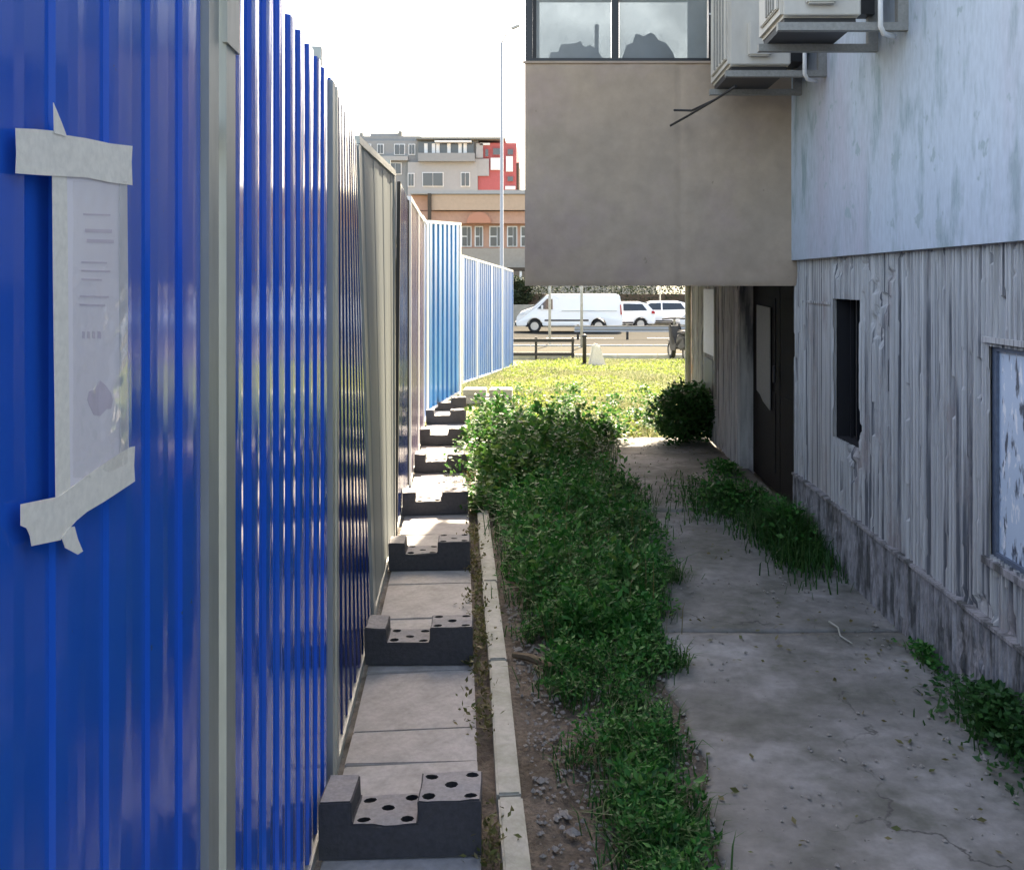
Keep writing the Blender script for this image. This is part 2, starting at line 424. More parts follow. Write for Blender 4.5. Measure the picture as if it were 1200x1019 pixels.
# soil between kerb and path: a bumpy sheet
def soil_sheet():
    xs = np.linspace(-.75, .75, 70); ys = np.linspace(1.0, 10.0, 260)
    X, Y = np.meshgrid(xs, ys)
    X = X + (-.087 * Y) * (1 - (X + .75) / 1.5)
    Z = -.028 + .022 * vnoise(X * 9, Y * 9, 1) + .014 * vnoise(X * 31, Y * 31, 2) - .01
    V = np.stack([X, Y, Z], -1).reshape(-1, 3)
    i = np.arange(259)[:, None] * 70 + np.arange(69)[None]
    Q = np.stack([i, i + 1, i + 71, i + 70], -1).reshape(-1, 4)
    o = link('soil', np_mesh('soil', V, quads=Q, mat=M['soil'], smooth=True)); o['kind'] = 'structure'
soil_sheet()

# paving slabs beside the fence, and the kerb edging, in the fence's own direction
FA = math.atan2(.9962, -.0866)
def fpt(d, n, z=0.0): # point on the fence line at distance d ahead, n metres out into the passage
    return (XF(d) + n * .9962, d + n * .0866, z)
pv = empty('paving'); tag(pv, kind='structure')
joints = [1.1, 1.6, 2.05, 2.56, 3.04, 3.27, 3.76, 4.36, 4.86, 5.3, 5.8, 6.3, 6.8, 7.3, 7.8, 8.3, 8.8, 9.3, 9.8, 10.3, 10.8, 11.3, 11.8]
for a, b in zip(joints[:-1], joints[1:]):
    L = b - a - .008; e = [random.uniform(-.004, .004) for _ in range(4)]
    cx, cy, _ = fpt((a + b) / 2, .235)
    w = .205
    mb = MB().hexa([(-L / 2, w, -.05), (-L / 2, -w, -.05), (L / 2, -w, -.05), (L / 2, w, -.05),
                    (-L / 2, w, e[0]), (-L / 2, -w, e[1]), (L / 2, -w, e[2]), (L / 2, w, e[3])])
    o = mb.build('paving_slab', M['slab'], pv, (cx, cy, 0), bevel=.004); o.rotation_euler.z = FA + random.uniform(-.006, .006)
ks = empty('edging'); tag(ks, kind='structure')
for k, a in enumerate([.76, 1.76, 2.76, 3.76, 4.76, 5.76, 6.76, 7.76, 8.76]):
    mb = MB().box(-.496, .496, -.035, .035, -.08, .035 + random.uniform(-.005, .004))
    cx, cy, _ = fpt(a + .5, .53)
    o = mb.build('kerb_stone', M['kerb'], ks, (cx, cy, 0), bevel=.006); o.rotation_euler.z = FA + random.uniform(-.008, .008)

# concrete path in cast sections with ragged left edges
pt = empty('path'); tag(pt, kind='structure')
pj = [-1.0, 1.6, 4.22, 6.45, 8.55, 9.55]
def path_section(a, b, dz):
    nx, ny = 60, int((b - a) / .04)
    u = np.linspace(0, 1, nx); y = np.linspace(a + .012, b - .012, ny)
    U, Y = np.meshgrid(u, y)
    left = .47 + .07 * (vnoise(Y * 2.2, Y * 0, 5) - .5) + .05 * (vnoise(Y * 9, Y * 0, 6) - .5) + (.08 if a > 6 else 0)
    X = left + U * (1.62 - left)
    Z = dz + .006 * (vnoise(X * 5, Y * 5, 3) - .5) + .004 * (vnoise(X * 24, Y * 24, 4) - .5)
    edge = np.minimum(1, np.minimum((X - left) / .03, np.minimum(Y - a, b - Y) / .03))
    Z = Z - .012 * (1 - np.clip(edge, 0, 1)) ** 2
    V = np.stack([X, Y, Z], -1).reshape(-1, 3)
    i = np.arange(ny - 1)[:, None] * nx + np.arange(nx - 1)[None]
    Q = np.stack([i, i + 1, i + nx + 1, i + nx], -1).reshape(-1, 4)
    V2 = V.copy(); V2[:, 2] -= .07
    n = len(V)
    rim = list(range(nx)) + [k * nx + nx - 1 for k in range(1, ny)] + [(ny - 1) * nx + k for k in range(nx - 2, -1, -1)] + [k * nx for k in range(ny - 2, 0, -1)]
    rim = np.array(rim); rn = np.roll(rim, -1)
    S = np.stack([rim + n, rn + n, rn, rim], -1)
    o = link('path_slab', np_mesh('path_slab', np.concatenate([V, V2]), quads=np.concatenate([Q, S]), mat=M['path'], smooth=True), pt)
for k, (a, b) in enumerate(zip(pj[:-1], pj[1:])): path_section(a, b, [0, 0, -.004, .004, -.006][k])

# ---------------------------------------------------------------- the building on the passage's long side
bld = empty('apartment_building', (1.55, 4, 0))
tag(bld, 'weathered grey apartment block with ribbed basement wall and overhanging pale blue upper wall', 'building')
BO = Vector((1.55, 4, 0))
def bpart(mb, name, m, parent=None, bevel=0, smooth=False):
    mb.v = [(x - BO.x, y - BO.y, z - BO.z) for x, y, z in mb.v]
    return mb.build(name, m, parent or bld, bevel=bevel, smooth=smooth)

ZU = 1.63     # lower edge of the painted wall
mbu = MB().box(1.5, 10, -1.2, 10.42, ZU, 15)
bpart(mbu, 'upper_wall', M['upper'])
bpart(MB().box(1.74, 10, -1.18, 10.40, -.05, ZU - .002), 'basement_core', M['dark'])

WIN = (2.0, 3.39, .555, 1.285)      # window with peeling film
VENT = (4.79, 5.22, .68, 1.41)
DOOR = (6.04, 7.85, -1, 1.7)
def skin(name, y0, y1, z0, z1, x, m, amp, holes, smoothz=None, rough=1.0, seed=0, rows=22):
    st = .0050
    y = np.arange(y0, y1 + st, st); ny = len(y)
    # random ribs: flat bands with sharp grooves between, chipped off here and there
    edges = [y0]
    r = np.random.default_rng(seed)
    while edges[-1] < y1: edges.append(edges[-1] + r.uniform(.020, .034))
    edges = np.array(edges); idx = np.searchsorted(edges, y, side='right') - 1
    idx = np.clip(idx, 0, len(edges) - 2)
    t = (y - edges[idx]) / (edges[idx + 1] - edges[idx])
    a = (amp * r.choice([.45, .75, .9, 1, 1, 1.1], len(edges)))[idx]
    lean_ = r.uniform(-.35, .35, len(edges))[idx]
    prof = a * np.clip(np.minimum(t, 1 - t) * 3.2, 0, 1) * (1 + lean_ * (t - .5))
    z = np.linspace(z0, z1, rows)
    Yg, Zg = np.meshgrid(y, z)
    I2 = np.broadcast_to(idx, Yg.shape)
    seg = np.floor(Zg * 7 + hash2(I2, I2 * 0, seed) * 5).astype(int)
    brk = hash2(I2, seg, seed + 3)
    off = prof[None] * np.where(brk < .035, .3, np.where(brk < .10, .8, 1)) + .0014 * (vnoise(Yg * 90, Zg * 26, seed + 4) - .5)
    dmg = vnoise(Yg * 3.1, Zg * 3.1, seed + 9) + .35 * (vnoise(Yg * 19, Zg * 19, seed + 10) - .5)
    dk = np.clip((dmg - .88) / .06, 0, 1)
    off = off * (1 - dk) + dk * (-.002 + .009 * vnoise(Yg * 60, Zg * 60, seed + 11))
    if smoothz is not None:
        k = np.clip((np.minimum(Yg - smoothz[0], smoothz[1] - Yg)) / .03, 0, 1)
        off = off * (1 - .88 * k) + k * .004
    X = x - off
    V = np.stack([X - BO.x, Yg - BO.y, Zg], -1).reshape(-1, 3)
    i = np.arange(rows - 1)[:, None] * ny + np.arange(ny - 1)[None]
    Q = np.stack([i, i + ny, i + ny + 1, i + 1], -1).reshape(-1, 4)
    yc = np.broadcast_to(((y[1:] + y[:-1]) / 2)[None], (rows - 1, ny - 1)).ravel()
    zc = np.broadcast_to(((z[1:] + z[:-1]) / 2)[:, None], (rows - 1, ny - 1)).ravel()
    keep = np.ones(len(Q), bool)
    for h in holes: keep &= ~((yc > h[0]) & (yc < h[1]) & (zc > h[2]) & (zc < h[3]))
    return link(name, np_mesh(name, V, quads=Q[keep], mat=m), bld)
# rows placed so that the openings' edges fall on rows
skin('ribbed_wall', .3, 6.04, .325, ZU, 1.55, M['rib'], .024, [WIN, VENT], (5.25, 5.78), seed=3, rows=90)
skin('ribbed_wall', 7.85, 10.40, .02, ZU, 1.55, M['rib'], .020, [], None, seed=8, rows=40)
skin('plinth', .3, 6.04, -.03, .32, 1.527, M['plinth'], .012, [], None, seed=21, rows=24)
bpart(MB().box(1.508, 1.56, .3, 6.03, .318, .330), 'plinth_ledge', M['plinth'])
bpart(MB().box(1.52, 1.56, 10.36, 10.41, -.03, ZU), 'corner_trim', M['conc'])
def reveals(h, depth, m, name='window_reveal'):
    y0, y1, z0, z1 = h; mb = MB(); e = .02
    mb.box(1.553, depth, y0 - e, y0, max(z0, 0) - e, z1 + e); mb.box(1.553, depth, y1, y1 + e, max(z0, 0) - e, z1 + e)
    mb.box(1.553, depth, y0, y1, z1, z1 + e)
    if z0 > 0: mb.box(1.553, depth, y0, y1, z0 - e, z0)
    return bpart(mb, name, m)
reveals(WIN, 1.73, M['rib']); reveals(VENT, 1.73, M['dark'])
bpart(MB().box(1.553, 1.735, 6.02, 6.04, -.03, 1.60), 'door_jamb', M['rib'])
bpart(MB().box(1.553, 1.735, 7.85, 7.87, -.03, 1.60), 'door_jamb', M['rib'])
bpart(MB().box(1.535, 1.56, 5.3, 5.9, 1.375, 1.39), 'wall_ledge', M['rib'])
# window with peeling film
wf = MB(); y0, y1, z0, z1 = WIN
wf.box(1.543, 1.585, y1 - .028, y1 + .004, z0 - .004, z1 + .004); wf.box(1.543, 1.585, y0, y0 + .05, z0, z1)
wf.box(1.541, 1.585, y0, y1 - .028, z1 - .022, z1 + .004); wf.box(1.541, 1.585, y0, y1 - .028, z0 - .004, z0 + .018)
w = bpart(wf, 'window', M['frameblue']); w['label'] = 'basement window covered by peeling pale blue film'
bpart(MB().box(1.553, 1.560, y0 + .05, y1 - .028, z0 + .018, z1 - .022), 'pane', M['filmpane'], w)
bpart(MB().box(1.515, 1.56, y0 - .05, y1 + .03, z0 - .03, z0 - .006), 'window_sill', M['plinth'], None)
bpart(MB().box(1.515, 1.56, y0 - .05, y1 + .03, z1 + .006, z1 + .025), 'window_lintel', M['rib'], None)
# dark vent opening with upright bars
y0, y1, z0, z1 = VENT
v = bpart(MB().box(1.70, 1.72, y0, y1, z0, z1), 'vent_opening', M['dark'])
for k in range(4):
    yy = y0 + (k + .7) * (y1 - y0) / 4.4
    bpart(MB().box(1.60, 1.615, yy, yy + .014, z0, z1), 'bar', M['frameblack'], v)
# recessed dark doors with a pale notice on one leaf
for a, b in ((6.05, 6.93), (6.95, 7.84)):
    d = bpart(MB().box(1.655, 1.70, a, b, -.01, 1.56), 'door', M['doorblack'])
    for z in (.12, .8): bpart(MB().box(1.650, 1.656, a + .12, b - .12, z, z + .58), 'door_panel', M['doorblack'], d)
    bpart(MB().tube([(1.63, a + .06, .78), (1.63, a + .06, .9)], .012), 'handle', M['frameblack'], d)
n = MB().prism([(7.17, .56), (7.17, 1.31), (7.62, 1.32), (7.62, .66), (7.5, .64), (7.4, .6)], 1.634, 1.641, 'x')
tag(n.build('notice', M['notice']), 'tall pale grey notice stuck on the dark recessed door', 'notice')
nb = empty('white_board', (1.52, 9.2, .8)); tag(nb, 'white upright panel fixed to the ribbed wall beyond the dark door', 'panel')
MB().box(-.0, .025, -.32, .28, .02, .63).build('board', M['whitepanel'], nb, bevel=.004)
MB().box(.004, .03, -.22, .26, -.34, -.02).build('dark_vent', M['acdark'], nb)
MB().box(-.006, .02, -.36, -.325, -.36, .65).build('side_trim', M['bracket'], nb)
dp = MB().tube([(1.485, 10.28, .02), (1.485, 10.28, 1.40), (1.485, 10.28, 1.47)], .03)  # added pale upright, stands in for the thin sunlit edge of the corner
tag(dp.build('lit_corner_strip', M['kerb']), 'pale upright strip added for the sunlit far corner of the ribbed wall', 'pipe')

# balcony: concrete parapet below black framed glazing, repeated blank above
bal = empty('balcony', (0, 0, 0), 0, bld)
BX0, BX1, BY0, BY1, BZ = -.13, 1.548, 6.0, 10.38, 1.474
def bal_part(mb, name, m, bevel=0): return bpart(mb, name, m, bal, bevel)
ZW0, ZW1 = 2.835, 4.45
def parapet_front():
    # front face as a slightly uneven plastered sheet with two panels and a fine joint
    nx, nz = 90, 70
    xs = np.linspace(BX0, BX1, nx); zs = np.linspace(BZ, ZW0, nz)
    X, Z = np.meshgrid(xs, zs)
    Y = BY0 + .008 * (vnoise(X * 3, Z * 3, 31) - .5) + .004 * (vnoise(X * 12, Z * 14, 32) - .5)
    j = np.abs(X - .82 - .01 * (vnoise(Z * 8, Z * 0, 3) - .5))
    Y = Y + .006 * np.exp(-(j / .012) ** 2)
    e = np.minimum(np.minimum(X - BX0, BX1 - X), np.minimum(Z - BZ, ZW0 - Z))
    chip = vnoise(X * 22, Z * 22, 35)
    Y = Y + np.where(e < .02, .012 * (1 - e / .02) * chip, 0)
    V = np.stack([X - BO.x, Y - BO.y, Z], -1).reshape(-1, 3)
    i = np.arange(nz - 1)[:, None] * nx + np.arange(nx - 1)[None]
    Q = np.stack([i, i + 1, i + nx + 1, i + nx], -1).reshape(-1, 4)
    link('parapet_face', np_mesh('parapet_face', V, quads=Q, mat=M['conc'], smooth=True), bal)
parapet_front()
mb = MB().box(BX0 + .001, BX1, BY0 + .014, BY0 + .11, BZ + .001, ZW0 - .001)
mb.box(BX0, BX0 + .1, BY0 + .112, BY1 - .002, BZ, ZW0); mb.box(BX0 + .1, BX1, BY1 - .1, BY1, BZ, ZW0)
bal_part(mb, 'parapet', M['conc'])
bal_part(MB().box(BX0 + .1, BX1, BY0 + .112, BY1 - .1, BZ + .002, BZ + .13), 'balcony_floor', M['conc'])
bal_part(MB().box(BX0, BX1, BY0 + .01, BY1, ZW1, 15), 'upper_balcony', M['conc'])
bal_part(MB().box(1.06, BX1, BY0 + .03, BY0 + .12, ZW0, ZW1), 'side_wall', M['conc'])
bal_part(MB().box(BX0 - .012, BX1, BY0 - .006, BY0 + .02, ZW0 - .001, ZW0 + .012), 'parapet_cap', M['conc'])
# window frames: front, side and far end
fr = MB(); fy0, fy1 = BY0 + .02, BY0 + .07
for x in (-.105, .425, 1.02): fr.box(x - .022, x + .022, fy0, fy1, ZW0 + .012, ZW1)
fr.box(-.083, .403, fy0 + .002, fy1 - .002, ZW0 + .012, ZW0 + .036); fr.box(.447, .998, fy0 + .002, fy1 - .002, ZW0 + .012, ZW0 + .036)
fr.box(-.083, 1.0, fy0 + .004, fy1 - .004, ZW1 - .04, ZW1 - .002)
fw = bal_part(fr, 'window_frame', M['frameblack'])
for y in (7.4, 8.8, 10.3):
    bal_part(MB().box(BX0 + .02, BX0 + .06, y, y + .045, ZW0 + .002, ZW1 - .002), 'side_post', M['frameblack'])
bal_part(MB().box(-.06, .40, fy0 + .022, fy0 + .028, ZW0 + .037, ZW1 - .041), 'pane', M['glass'])
bal_part(MB().box(.45, .99, fy0 + .022, fy0 + .028, ZW0 + .037, ZW1 - .041), 'pane', M['glass'])
bal_part(MB().box(1.0, 1.012, fy0 - .004, fy0 + .0, ZW0 + .30, ZW0 + .31), 'latch', M['pipe'])
# heaps of things stored behind the glass
def heap(name, pts, y, label, m):
    mb = MB(); mb.prism(pts, y, y + .5, 'y')
    o = mb.build(name, m, bevel=.05, smooth=True)
    tag(o, label, 'bundle', 'bundles stored on the glazed balcony')
heap('bundle', [(.02, 1.61), (.02, 3.02), (.05, 3.10), (.2, 3.115), (.28, 3.15), (.33, 3.05), (.45, 2.98), (.45, 1.61)], 6.6, 'grey stepped bundle behind the balcony window pane at its outer corner', M['heap'])
heap('bundle', [(.53, 1.61), (.53, 3.05), (.56, 3.15), (.66, 3.20), (.78, 3.16), (.86, 3.05), (.9, 2.92), (1.18, 2.90), (1.18, 1.61)], 6.6, 'rounded grey bundle behind the balcony window pane next to the air conditioner', M['heap'])
tag(MB().tube([(.33, 6.55, 1.6), (.335, 6.5, 3.2)], .014).build('broom_handle', M['frameblack']), 'thin dark stick standing up behind the balcony glass', 'stick')

# ---------------------------------------------------------------- air conditioners on brackets
def aircon(D, zb, L, label):
    r = empty('air_conditioner', (1.5, D, zb)); tag(r, label, 'air conditioner', 'air conditioners on the pale blue wall')
    x0, x1, H = -.52, -.18, .56
    MB().box(x0, x1, .03, L, .03, H).build('casing', M['acream'], r, bevel=.015)
    MB().box(x0 + .01, x1 - .01, .018, .03, .035, H - .01).build('side_panel', M['acream'], r, bevel=.004)
    MB().box(x0 + .10, x0 + .22, -.02, .018, .075, .26).build('valve_cover', M['acream'], r, bevel=.008)
    MB().box(x0 - .012, x0, .06, L - .08, .07, H - .05).build('front_grille', M['acream'], r, bevel=.004)
    gr = MB()
    for k in range(4): gr.box(x0 - .02, x0 - .0125, .10 + k * (L - .34) / 3, .118 + k * (L - .34) / 3, .08, H - .06)
    gr.build('grille_bars', M['bracket'], r)

    MB().box(x0 + .02, x1 - .02, .05, L - .02, .0, .03).build('foot_rail', M['acdark'], r)
    MB().box(x1, -.03, .32, L - .06, .12, .34).build('rear_coil', M['acdark'], r)
    for y in (-.01, L - .1):
        b = MB().box(x0 - .02, -.0, y, y + .035, -.035, -.002)
        b.box(-.045, -.0, y, y + .035, -.002, .50)
        b.build('bracket', M['bracket'], r)
    MB().tube([(x1 + .02, -.0, .2), (x1 + .05, -.05, .12), (x1 + .05, -.05, -.03), (x1 + .07, -.03, -.055), (-.05, .02, -.055)], .011).build('pipe', M['pipe'], r, smooth=True)
    MB().tube([(x1 + .03, -.01, .3), (x1 + .075, -.06, .4), (x1 + .06, -.04, .56)], .009).build('cable', M['acdark'], r, smooth=True)
    return r
aircon(5.25, 2.63, .60, 'cream air conditioner close beside the balcony window, lower of the two')
aircon(4.07, 2.575, .46, 'cream air conditioner with white pipe, on the pale blue wall away from the balcony')
cb = MB().tube([(1.02, 5.28, 2.55), (.95, 5.5, 2.52), (.86, 5.8, 2.51), (.77, 5.9, 2.53)], .007)
cb.tube([(.95, 5.5, 2.52), (.84, 5.8, 2.48), (.75, 5.92, 2.44)], .007)
tag(cb.build('cable', M['blackiron']), 'loose forked black cable end hanging below the air conditioner bracket', 'cable')

# ---------------------------------------------------------------- hoarding panels
def fence_panel(A, B, h, m, label, lean=(0, 0), pitch=.137, depth=.0075, top=None, stile=None, bottom=True, clamp=False, zb=(0, 0), post=None, rng_seed=0, tilt=0.0012, ja=None):
    A = Vector(A); B = Vector(B); L = (B - A).length; ang = math.atan2(B.y - A.y, B.x - A.x)
    r = empty('fence_panel', (A.x, A.y, 0), ang); tag(r, label, 'fence panel', 'sheet metal panels of the site hoarding')
    def P(u, o, z):
        t = u / L
        le = lean[0] * (1 - t) + lean[1] * t
        return (u, -(o + le * z / h), z + zb[0] * (1 - t) + zb[1] * t)
    def bx(mb, u0, u1, o0, o1, z0, z1):
        mb.hexa([P(u0, o1, z0), P(u1, o1, z0), P(u1, o0, z0), P(u0, o0, z0), P(u0, o1, z1), P(u1, o1, z1), P(u1, o0, z1), P(u0, o0, z1)])
        return mb
    # corrugated sheet, closed, 1.5 mm thick
    prof = []
    u = .012; rr = random.Random(rng_seed)
    fl = pitch * .42; sl = pitch * .025; cr = pitch * .53
    while u < L - .012:
        prof += [(u, 0), (u + fl, 0), (u + fl + sl, depth - tilt * .55), (u + fl + sl + cr * .38, depth), (u + fl + sl + cr * .7, depth - tilt * .15), (u + fl + sl + cr, depth - tilt)]
        u += pitch
        if u < L - .012: pass
    prof = [(min(a, L - .012), b) for a, b in prof]
    pr = [prof[0]]
    for p in prof[1:]:
        if p[0] > pr[-1][0] + 1e-4: pr.append(p)
    rows = 9; n = len(pr)
    V = []; Q = []
    if ja is None: ja = .0007 if depth > .004 else 0
    jit = [rr.uniform(-ja, ja) for _ in range(n)]
    for side in (0, 1):
        for k in range(rows):
            z = .025 + (h - .025) * k / (rows - 1)
            for i, (a, b) in enumerate(pr):
                V.append(P(a, b + jit[i] * math.sin(k * 1.3 + i) - side * .0015, z))
    for k in range(rows - 1):
        for i in range(n - 1):
            a = k * n + i; Q.append((a, a + 1, a + n + 1, a + n))
            c = rows * n + a; Q.append((c + 1, c, c + n, c + n + 1))
    top0 = (rows - 1) * n
    for i in range(n - 1):
        Q.append((top0 + i, top0 + i + 1, rows * n + top0 + i + 1, rows * n + top0 + i))
        Q.append((i + 1, i, rows * n + i, rows * n + i + 1))
    link('sheet', np_mesh('sheet', V, quads=Q, mat=m), r)
    bx(MB(), 0, L, -.045, -.003, h * .82, h * .82 + .04).build('back_rail', M['galv'], r)
    bx(MB(), 0, L, -.045, -.003, h * .18, h * .18 + .04).build('back_rail', M['galv'], r)
    sm = stile or M['galv']
    dpt = .020
    for a, b in ((-.018, .045), (L - .06, L + .0)):
        bx(MB(), a, b, -.006, depth + dpt - .013, 0, h - .01).build('stile', sm, r)
    if bottom: bx(MB(), .046, L - .061, -.004, depth + .006, .0, .03).build('bottom_rail', M['whiterail'] if m in (M['cyan'], M['paleblue']) else M['galv'], r)
    if top: bx(MB(), -.0, L, -.012, depth + .008, h - .006, h + .03).build('top_rail', top, r)
    if clamp: bx(MB(), -.03, .06, depth + .003, depth + .011, h - .22, h - .02).build('clamp', M['galv'], r)
    if post is not None:
        bx(MB(), post, post + .03, -.05, -.02, 0, h + .09).build('post', M['galv'], r)
    return r
def FP(d): return (XF(d), d)
fence_panel(FP(.15), FP(1.53), 2.1, M['blue'], 'blue corrugated panel carrying the taped paper notice', pitch=.142, depth=.0055, rng_seed=1, ja=.0004, tilt=.0008)
fence_panel(FP(1.585), FP(2.93), 2.1, M['blue'], 'blue corrugated panel after the one with the notice, metal clip on its post', clamp=True, rng_seed=2, post=1.30, ja=.0008, tilt=.0020, depth=.0085)
fence_panel(FP(2.985), FP(4.32), 2.1, M['navy'], 'dark navy corrugated panel leaning back, just before the flat grey panel', lean=(0, -.07), rng_seed=3, tilt=.0016)
fence_panel(FP(4.37), FP(5.74), 2.12, M['greysheet'], 'plain grey sheet panel with shallow ribs and pale top rail', lean=(-.07, .0), depth=.003, pitch=.345, top=M['galv'], rng_seed=4, post=1.36)
fence_panel(FP(5.80), FP(7.16), 2.1, M['navy'], 'dark striped panel right after the plain grey panel', lean=(.02, 0), rng_seed=5, stile=M['blackiron'])
fence_panel(FP(7.21), FP(8.58), 2.1, M['lilac'], 'greyish purple ribbed panel with white top rail', depth=.018, top=M['whiterail'], rng_seed=6, stile=M['whiterail'])
fence_panel(FP(8.63), FP(9.82), 2.1, M['lilac'], 'greyish purple ribbed panel ending at the bright blue panel run', depth=.018, top=M['whiterail'], rng_seed=7, stile=M['whiterail'])
fence_panel(FP(9.86), FP(10.95), 2.14, M['paleblue'], 'pale panel edge-on before the bright blue panel', top=M['whiterail'], rng_seed=8, stile=M['whiterail'])
fence_panel((-1.36, 11.0), (-1.115, 12.5), 2.13, M['cyan'], 'bright blue panel turned towards the passage with white frame', top=M['whiterail'], rng_seed=9, stile=M['whiterail'], zb=(.03, .09), pitch=.2, depth=.03)
fence_panel((-1.115, 12.54), (-1.225, 13.9), 2.05, M['paleblue'], 'pale panel hidden behind the bright blue one', top=M['whiterail'], rng_seed=10, zb=(-.02, -.07))
fence_panel((-1.225, 13.94), (-1.33, 15.26), 2.0, M['paleblue'], 'second pale panel behind the bright blue one', top=M['whiterail'], rng_seed=11, zb=(-.07, -.13))
q0 = Vector((-1.33, 15.3)); q1 = Vector((-.71, 20.5))
labs = ['whitish blue panel just past the bright blue one', 'pale blue far panel after the whitish one, second past the bright blue panel', 'pale periwinkle far panel before the last one', 'last pale blue panel, ending by the black post on the lawn']
for k in range(4):
    a = q0.lerp(q1, k / 4); b = q0.lerp(q1, (k + 1) / 4 - .008)
    fence_panel(a, b, 1.98, M['paleblue'], labs[k], top=M['whiterail'], rng_seed=12 + k, stile=M['whiterail'] if k % 2 == 0 else M['paleblue'], zb=(zg(a.y) + .02, zg(b.y) + .02), pitch=.19, depth=.025)

# ---------------------------------------------------------------- taped notice on the near panel
OFF = .0125
def npx(x, y, off=OFF):
    d = 1150 * (-.39 + off) / (x - 540.0)
    return d, EYE - (y - 330) * d / 1150
nd0, nz0 = npx(80, 560)
nt = empty('paper_notice', fpt(nd0, OFF, nz0), FA); tag(nt, 'white paper notice in a plastic sleeve taped to the blue panel', 'notice')
def flat(pxs, name, m, lift, th=.0006, curl=0):
    pts = []
    for x, y in pxs:
        d, z = npx(x, y); pts.append(((d - nd0) / .9962, z - nz0))
    mb = MB(); n = len(pts)
    f = [(u, -lift - th - curl * max(0, 0), z) for u, z in pts]; b = [(u, -lift, z) for u, z in pts]
    mb.v = f + b; mb.f = [tuple(range(n)), tuple(range(2 * n - 1, n - 1, -1))] + [(i, n + i, n + (i + 1) % n, (i + 1) % n) for i in range(n)]; mb.m = [0] * len(mb.f)
    return mb.build(name, m, nt)
flat([(74, 203), (147, 212), (147, 546), (79, 580)], 'paper', M['paper'], 0)
flat([(14, 150), (36, 151), (58, 153), (72, 158), (98, 162), (126, 168), (152, 171), (151, 190), (152, 217), (128, 214), (98, 208), (60, 206), (40, 205), (14, 203), (15, 180)], 'tape', M['tape'], .0022)
flat([(57, 120), (62, 132), (67, 144), (73, 160), (58, 156)], 'tape', M['tape'], .0034)
flat([(59, 204), (76, 206), (77, 300), (78, 420), (80, 577), (63, 587), (62, 480), (60, 320)], 'tape', M['tape'], .0010)
flat([(138, 212), (147, 213), (148, 330), (148, 440), (149, 535), (139, 542), (139, 420), (138, 300)], 'tape', M['whitepanel'], .0010)
flat([(20, 591), (65, 582), (84, 568), (106, 552), (130, 536), (150, 524), (155, 523), (154, 545), (155, 564), (120, 587), (98, 600), (86, 610), (75, 622), (67, 633), (33, 640), (31, 628), (27, 619), (20, 616)], 'tape', M['tape'], .0022)
flat([(67, 630), (76, 618), (82, 617), (86, 632), (92, 646), (86, 650), (71, 642)], 'tape', M['tape'], .0034)
pr = [(96, 250, 128, 252), (94, 306, 124, 308), (94, 316, 128, 318), (94, 326, 118, 328), (92, 346, 126, 348), (92, 356, 122, 358), (98, 268, 130, 272), (100, 280, 132, 284), (95, 388, 98, 396), (101, 388, 104, 396), (107, 388, 110, 396), (113, 388, 117, 396)]
for x0, y0, x1, y1 in pr: flat([(x0, y0), (x1, y0 + 1), (x1, y1 + 1), (x0, y1)], 'print', M['ink'], .0007, .0002)
flat([(100 + 16 + 15 * math.cos(t * .5236), 468 + (18 + 5 * math.sin(t * 2.2)) * math.sin(t * .5236)) for t in range(12)], 'stamp', M['ink'], .0007, .0002)
# wrinkled clear sleeve: crisp little folds of plastic near one edge
def sleeve():
    xs = np.linspace(82, 146, 26); ys = np.linspace(212, 560, 70)
    V = []
    for yy in ys:
        for xx in xs:
            yb = min(yy, 578 - (xx - 80) * .5 - 2)
            d, z = npx(xx, yb)
            k = max(.12, max(0, 1 - abs(xx - 128) / 20) * max(0, 1 - abs(yb - 440) / 150))
            fz = .0018 + .0075 * k * float(vnoise(xx * .13 + yb * .05, yb * .055, 4)) + .0006 * float(vnoise(xx * .2, yb * .1, 9))
            V.append(((d - nd0) / .9962, -fz, z - nz0))
    n = 26; i = np.arange(69)[:, None] * n + np.arange(25)[None]
    Q = np.stack([i, i + n, i + n + 1, i + 1], -1).reshape(-1, 4)
    m = bpy.data.materials.new('clear_plastic'); m.use_nodes = True
    t = m.node_tree; g = t.nodes.new('ShaderNodeBsdfGlossy'); g.inputs['Roughness'].default_value = .06
    tr = t.nodes.new('ShaderNodeBsdfTransparent'); f = t.nodes.new('ShaderNodeFresnel'); f.inputs['IOR'].default_value = 1.4
    x = t.nodes.new('ShaderNodeMixShader'); gm = t.nodes.new('ShaderNodeNewGeometry'); sb_ = t.nodes.new('ShaderNodeMath'); sb_.operation = 'SUBTRACT'; sb_.inputs[0].default_value = 1; t.links.new(gm.outputs['Backfacing'], sb_.inputs[1]); mu = t.nodes.new('ShaderNodeMath'); mu.operation = 'MULTIPLY'; t.links.new(f.outputs[0], mu.inputs[0]); t.links.new(sb_.outputs[0], mu.inputs[1]); t.links.new(mu.outputs[0], x.inputs[0]); t.links.new(tr.outputs[0], x.inputs[1]); t.links.new(g.outputs[0], x.inputs[2])
    t.links.new(x.outputs[0], t.nodes['Material Output'].inputs['Surface'])
    o = link('plastic_sleeve', np_mesh('plastic_sleeve', V, quads=Q, mat=m), nt)
    o.data.polygons.foreach_set('use_smooth', [True] * len(o.data.polygons))
sleeve()

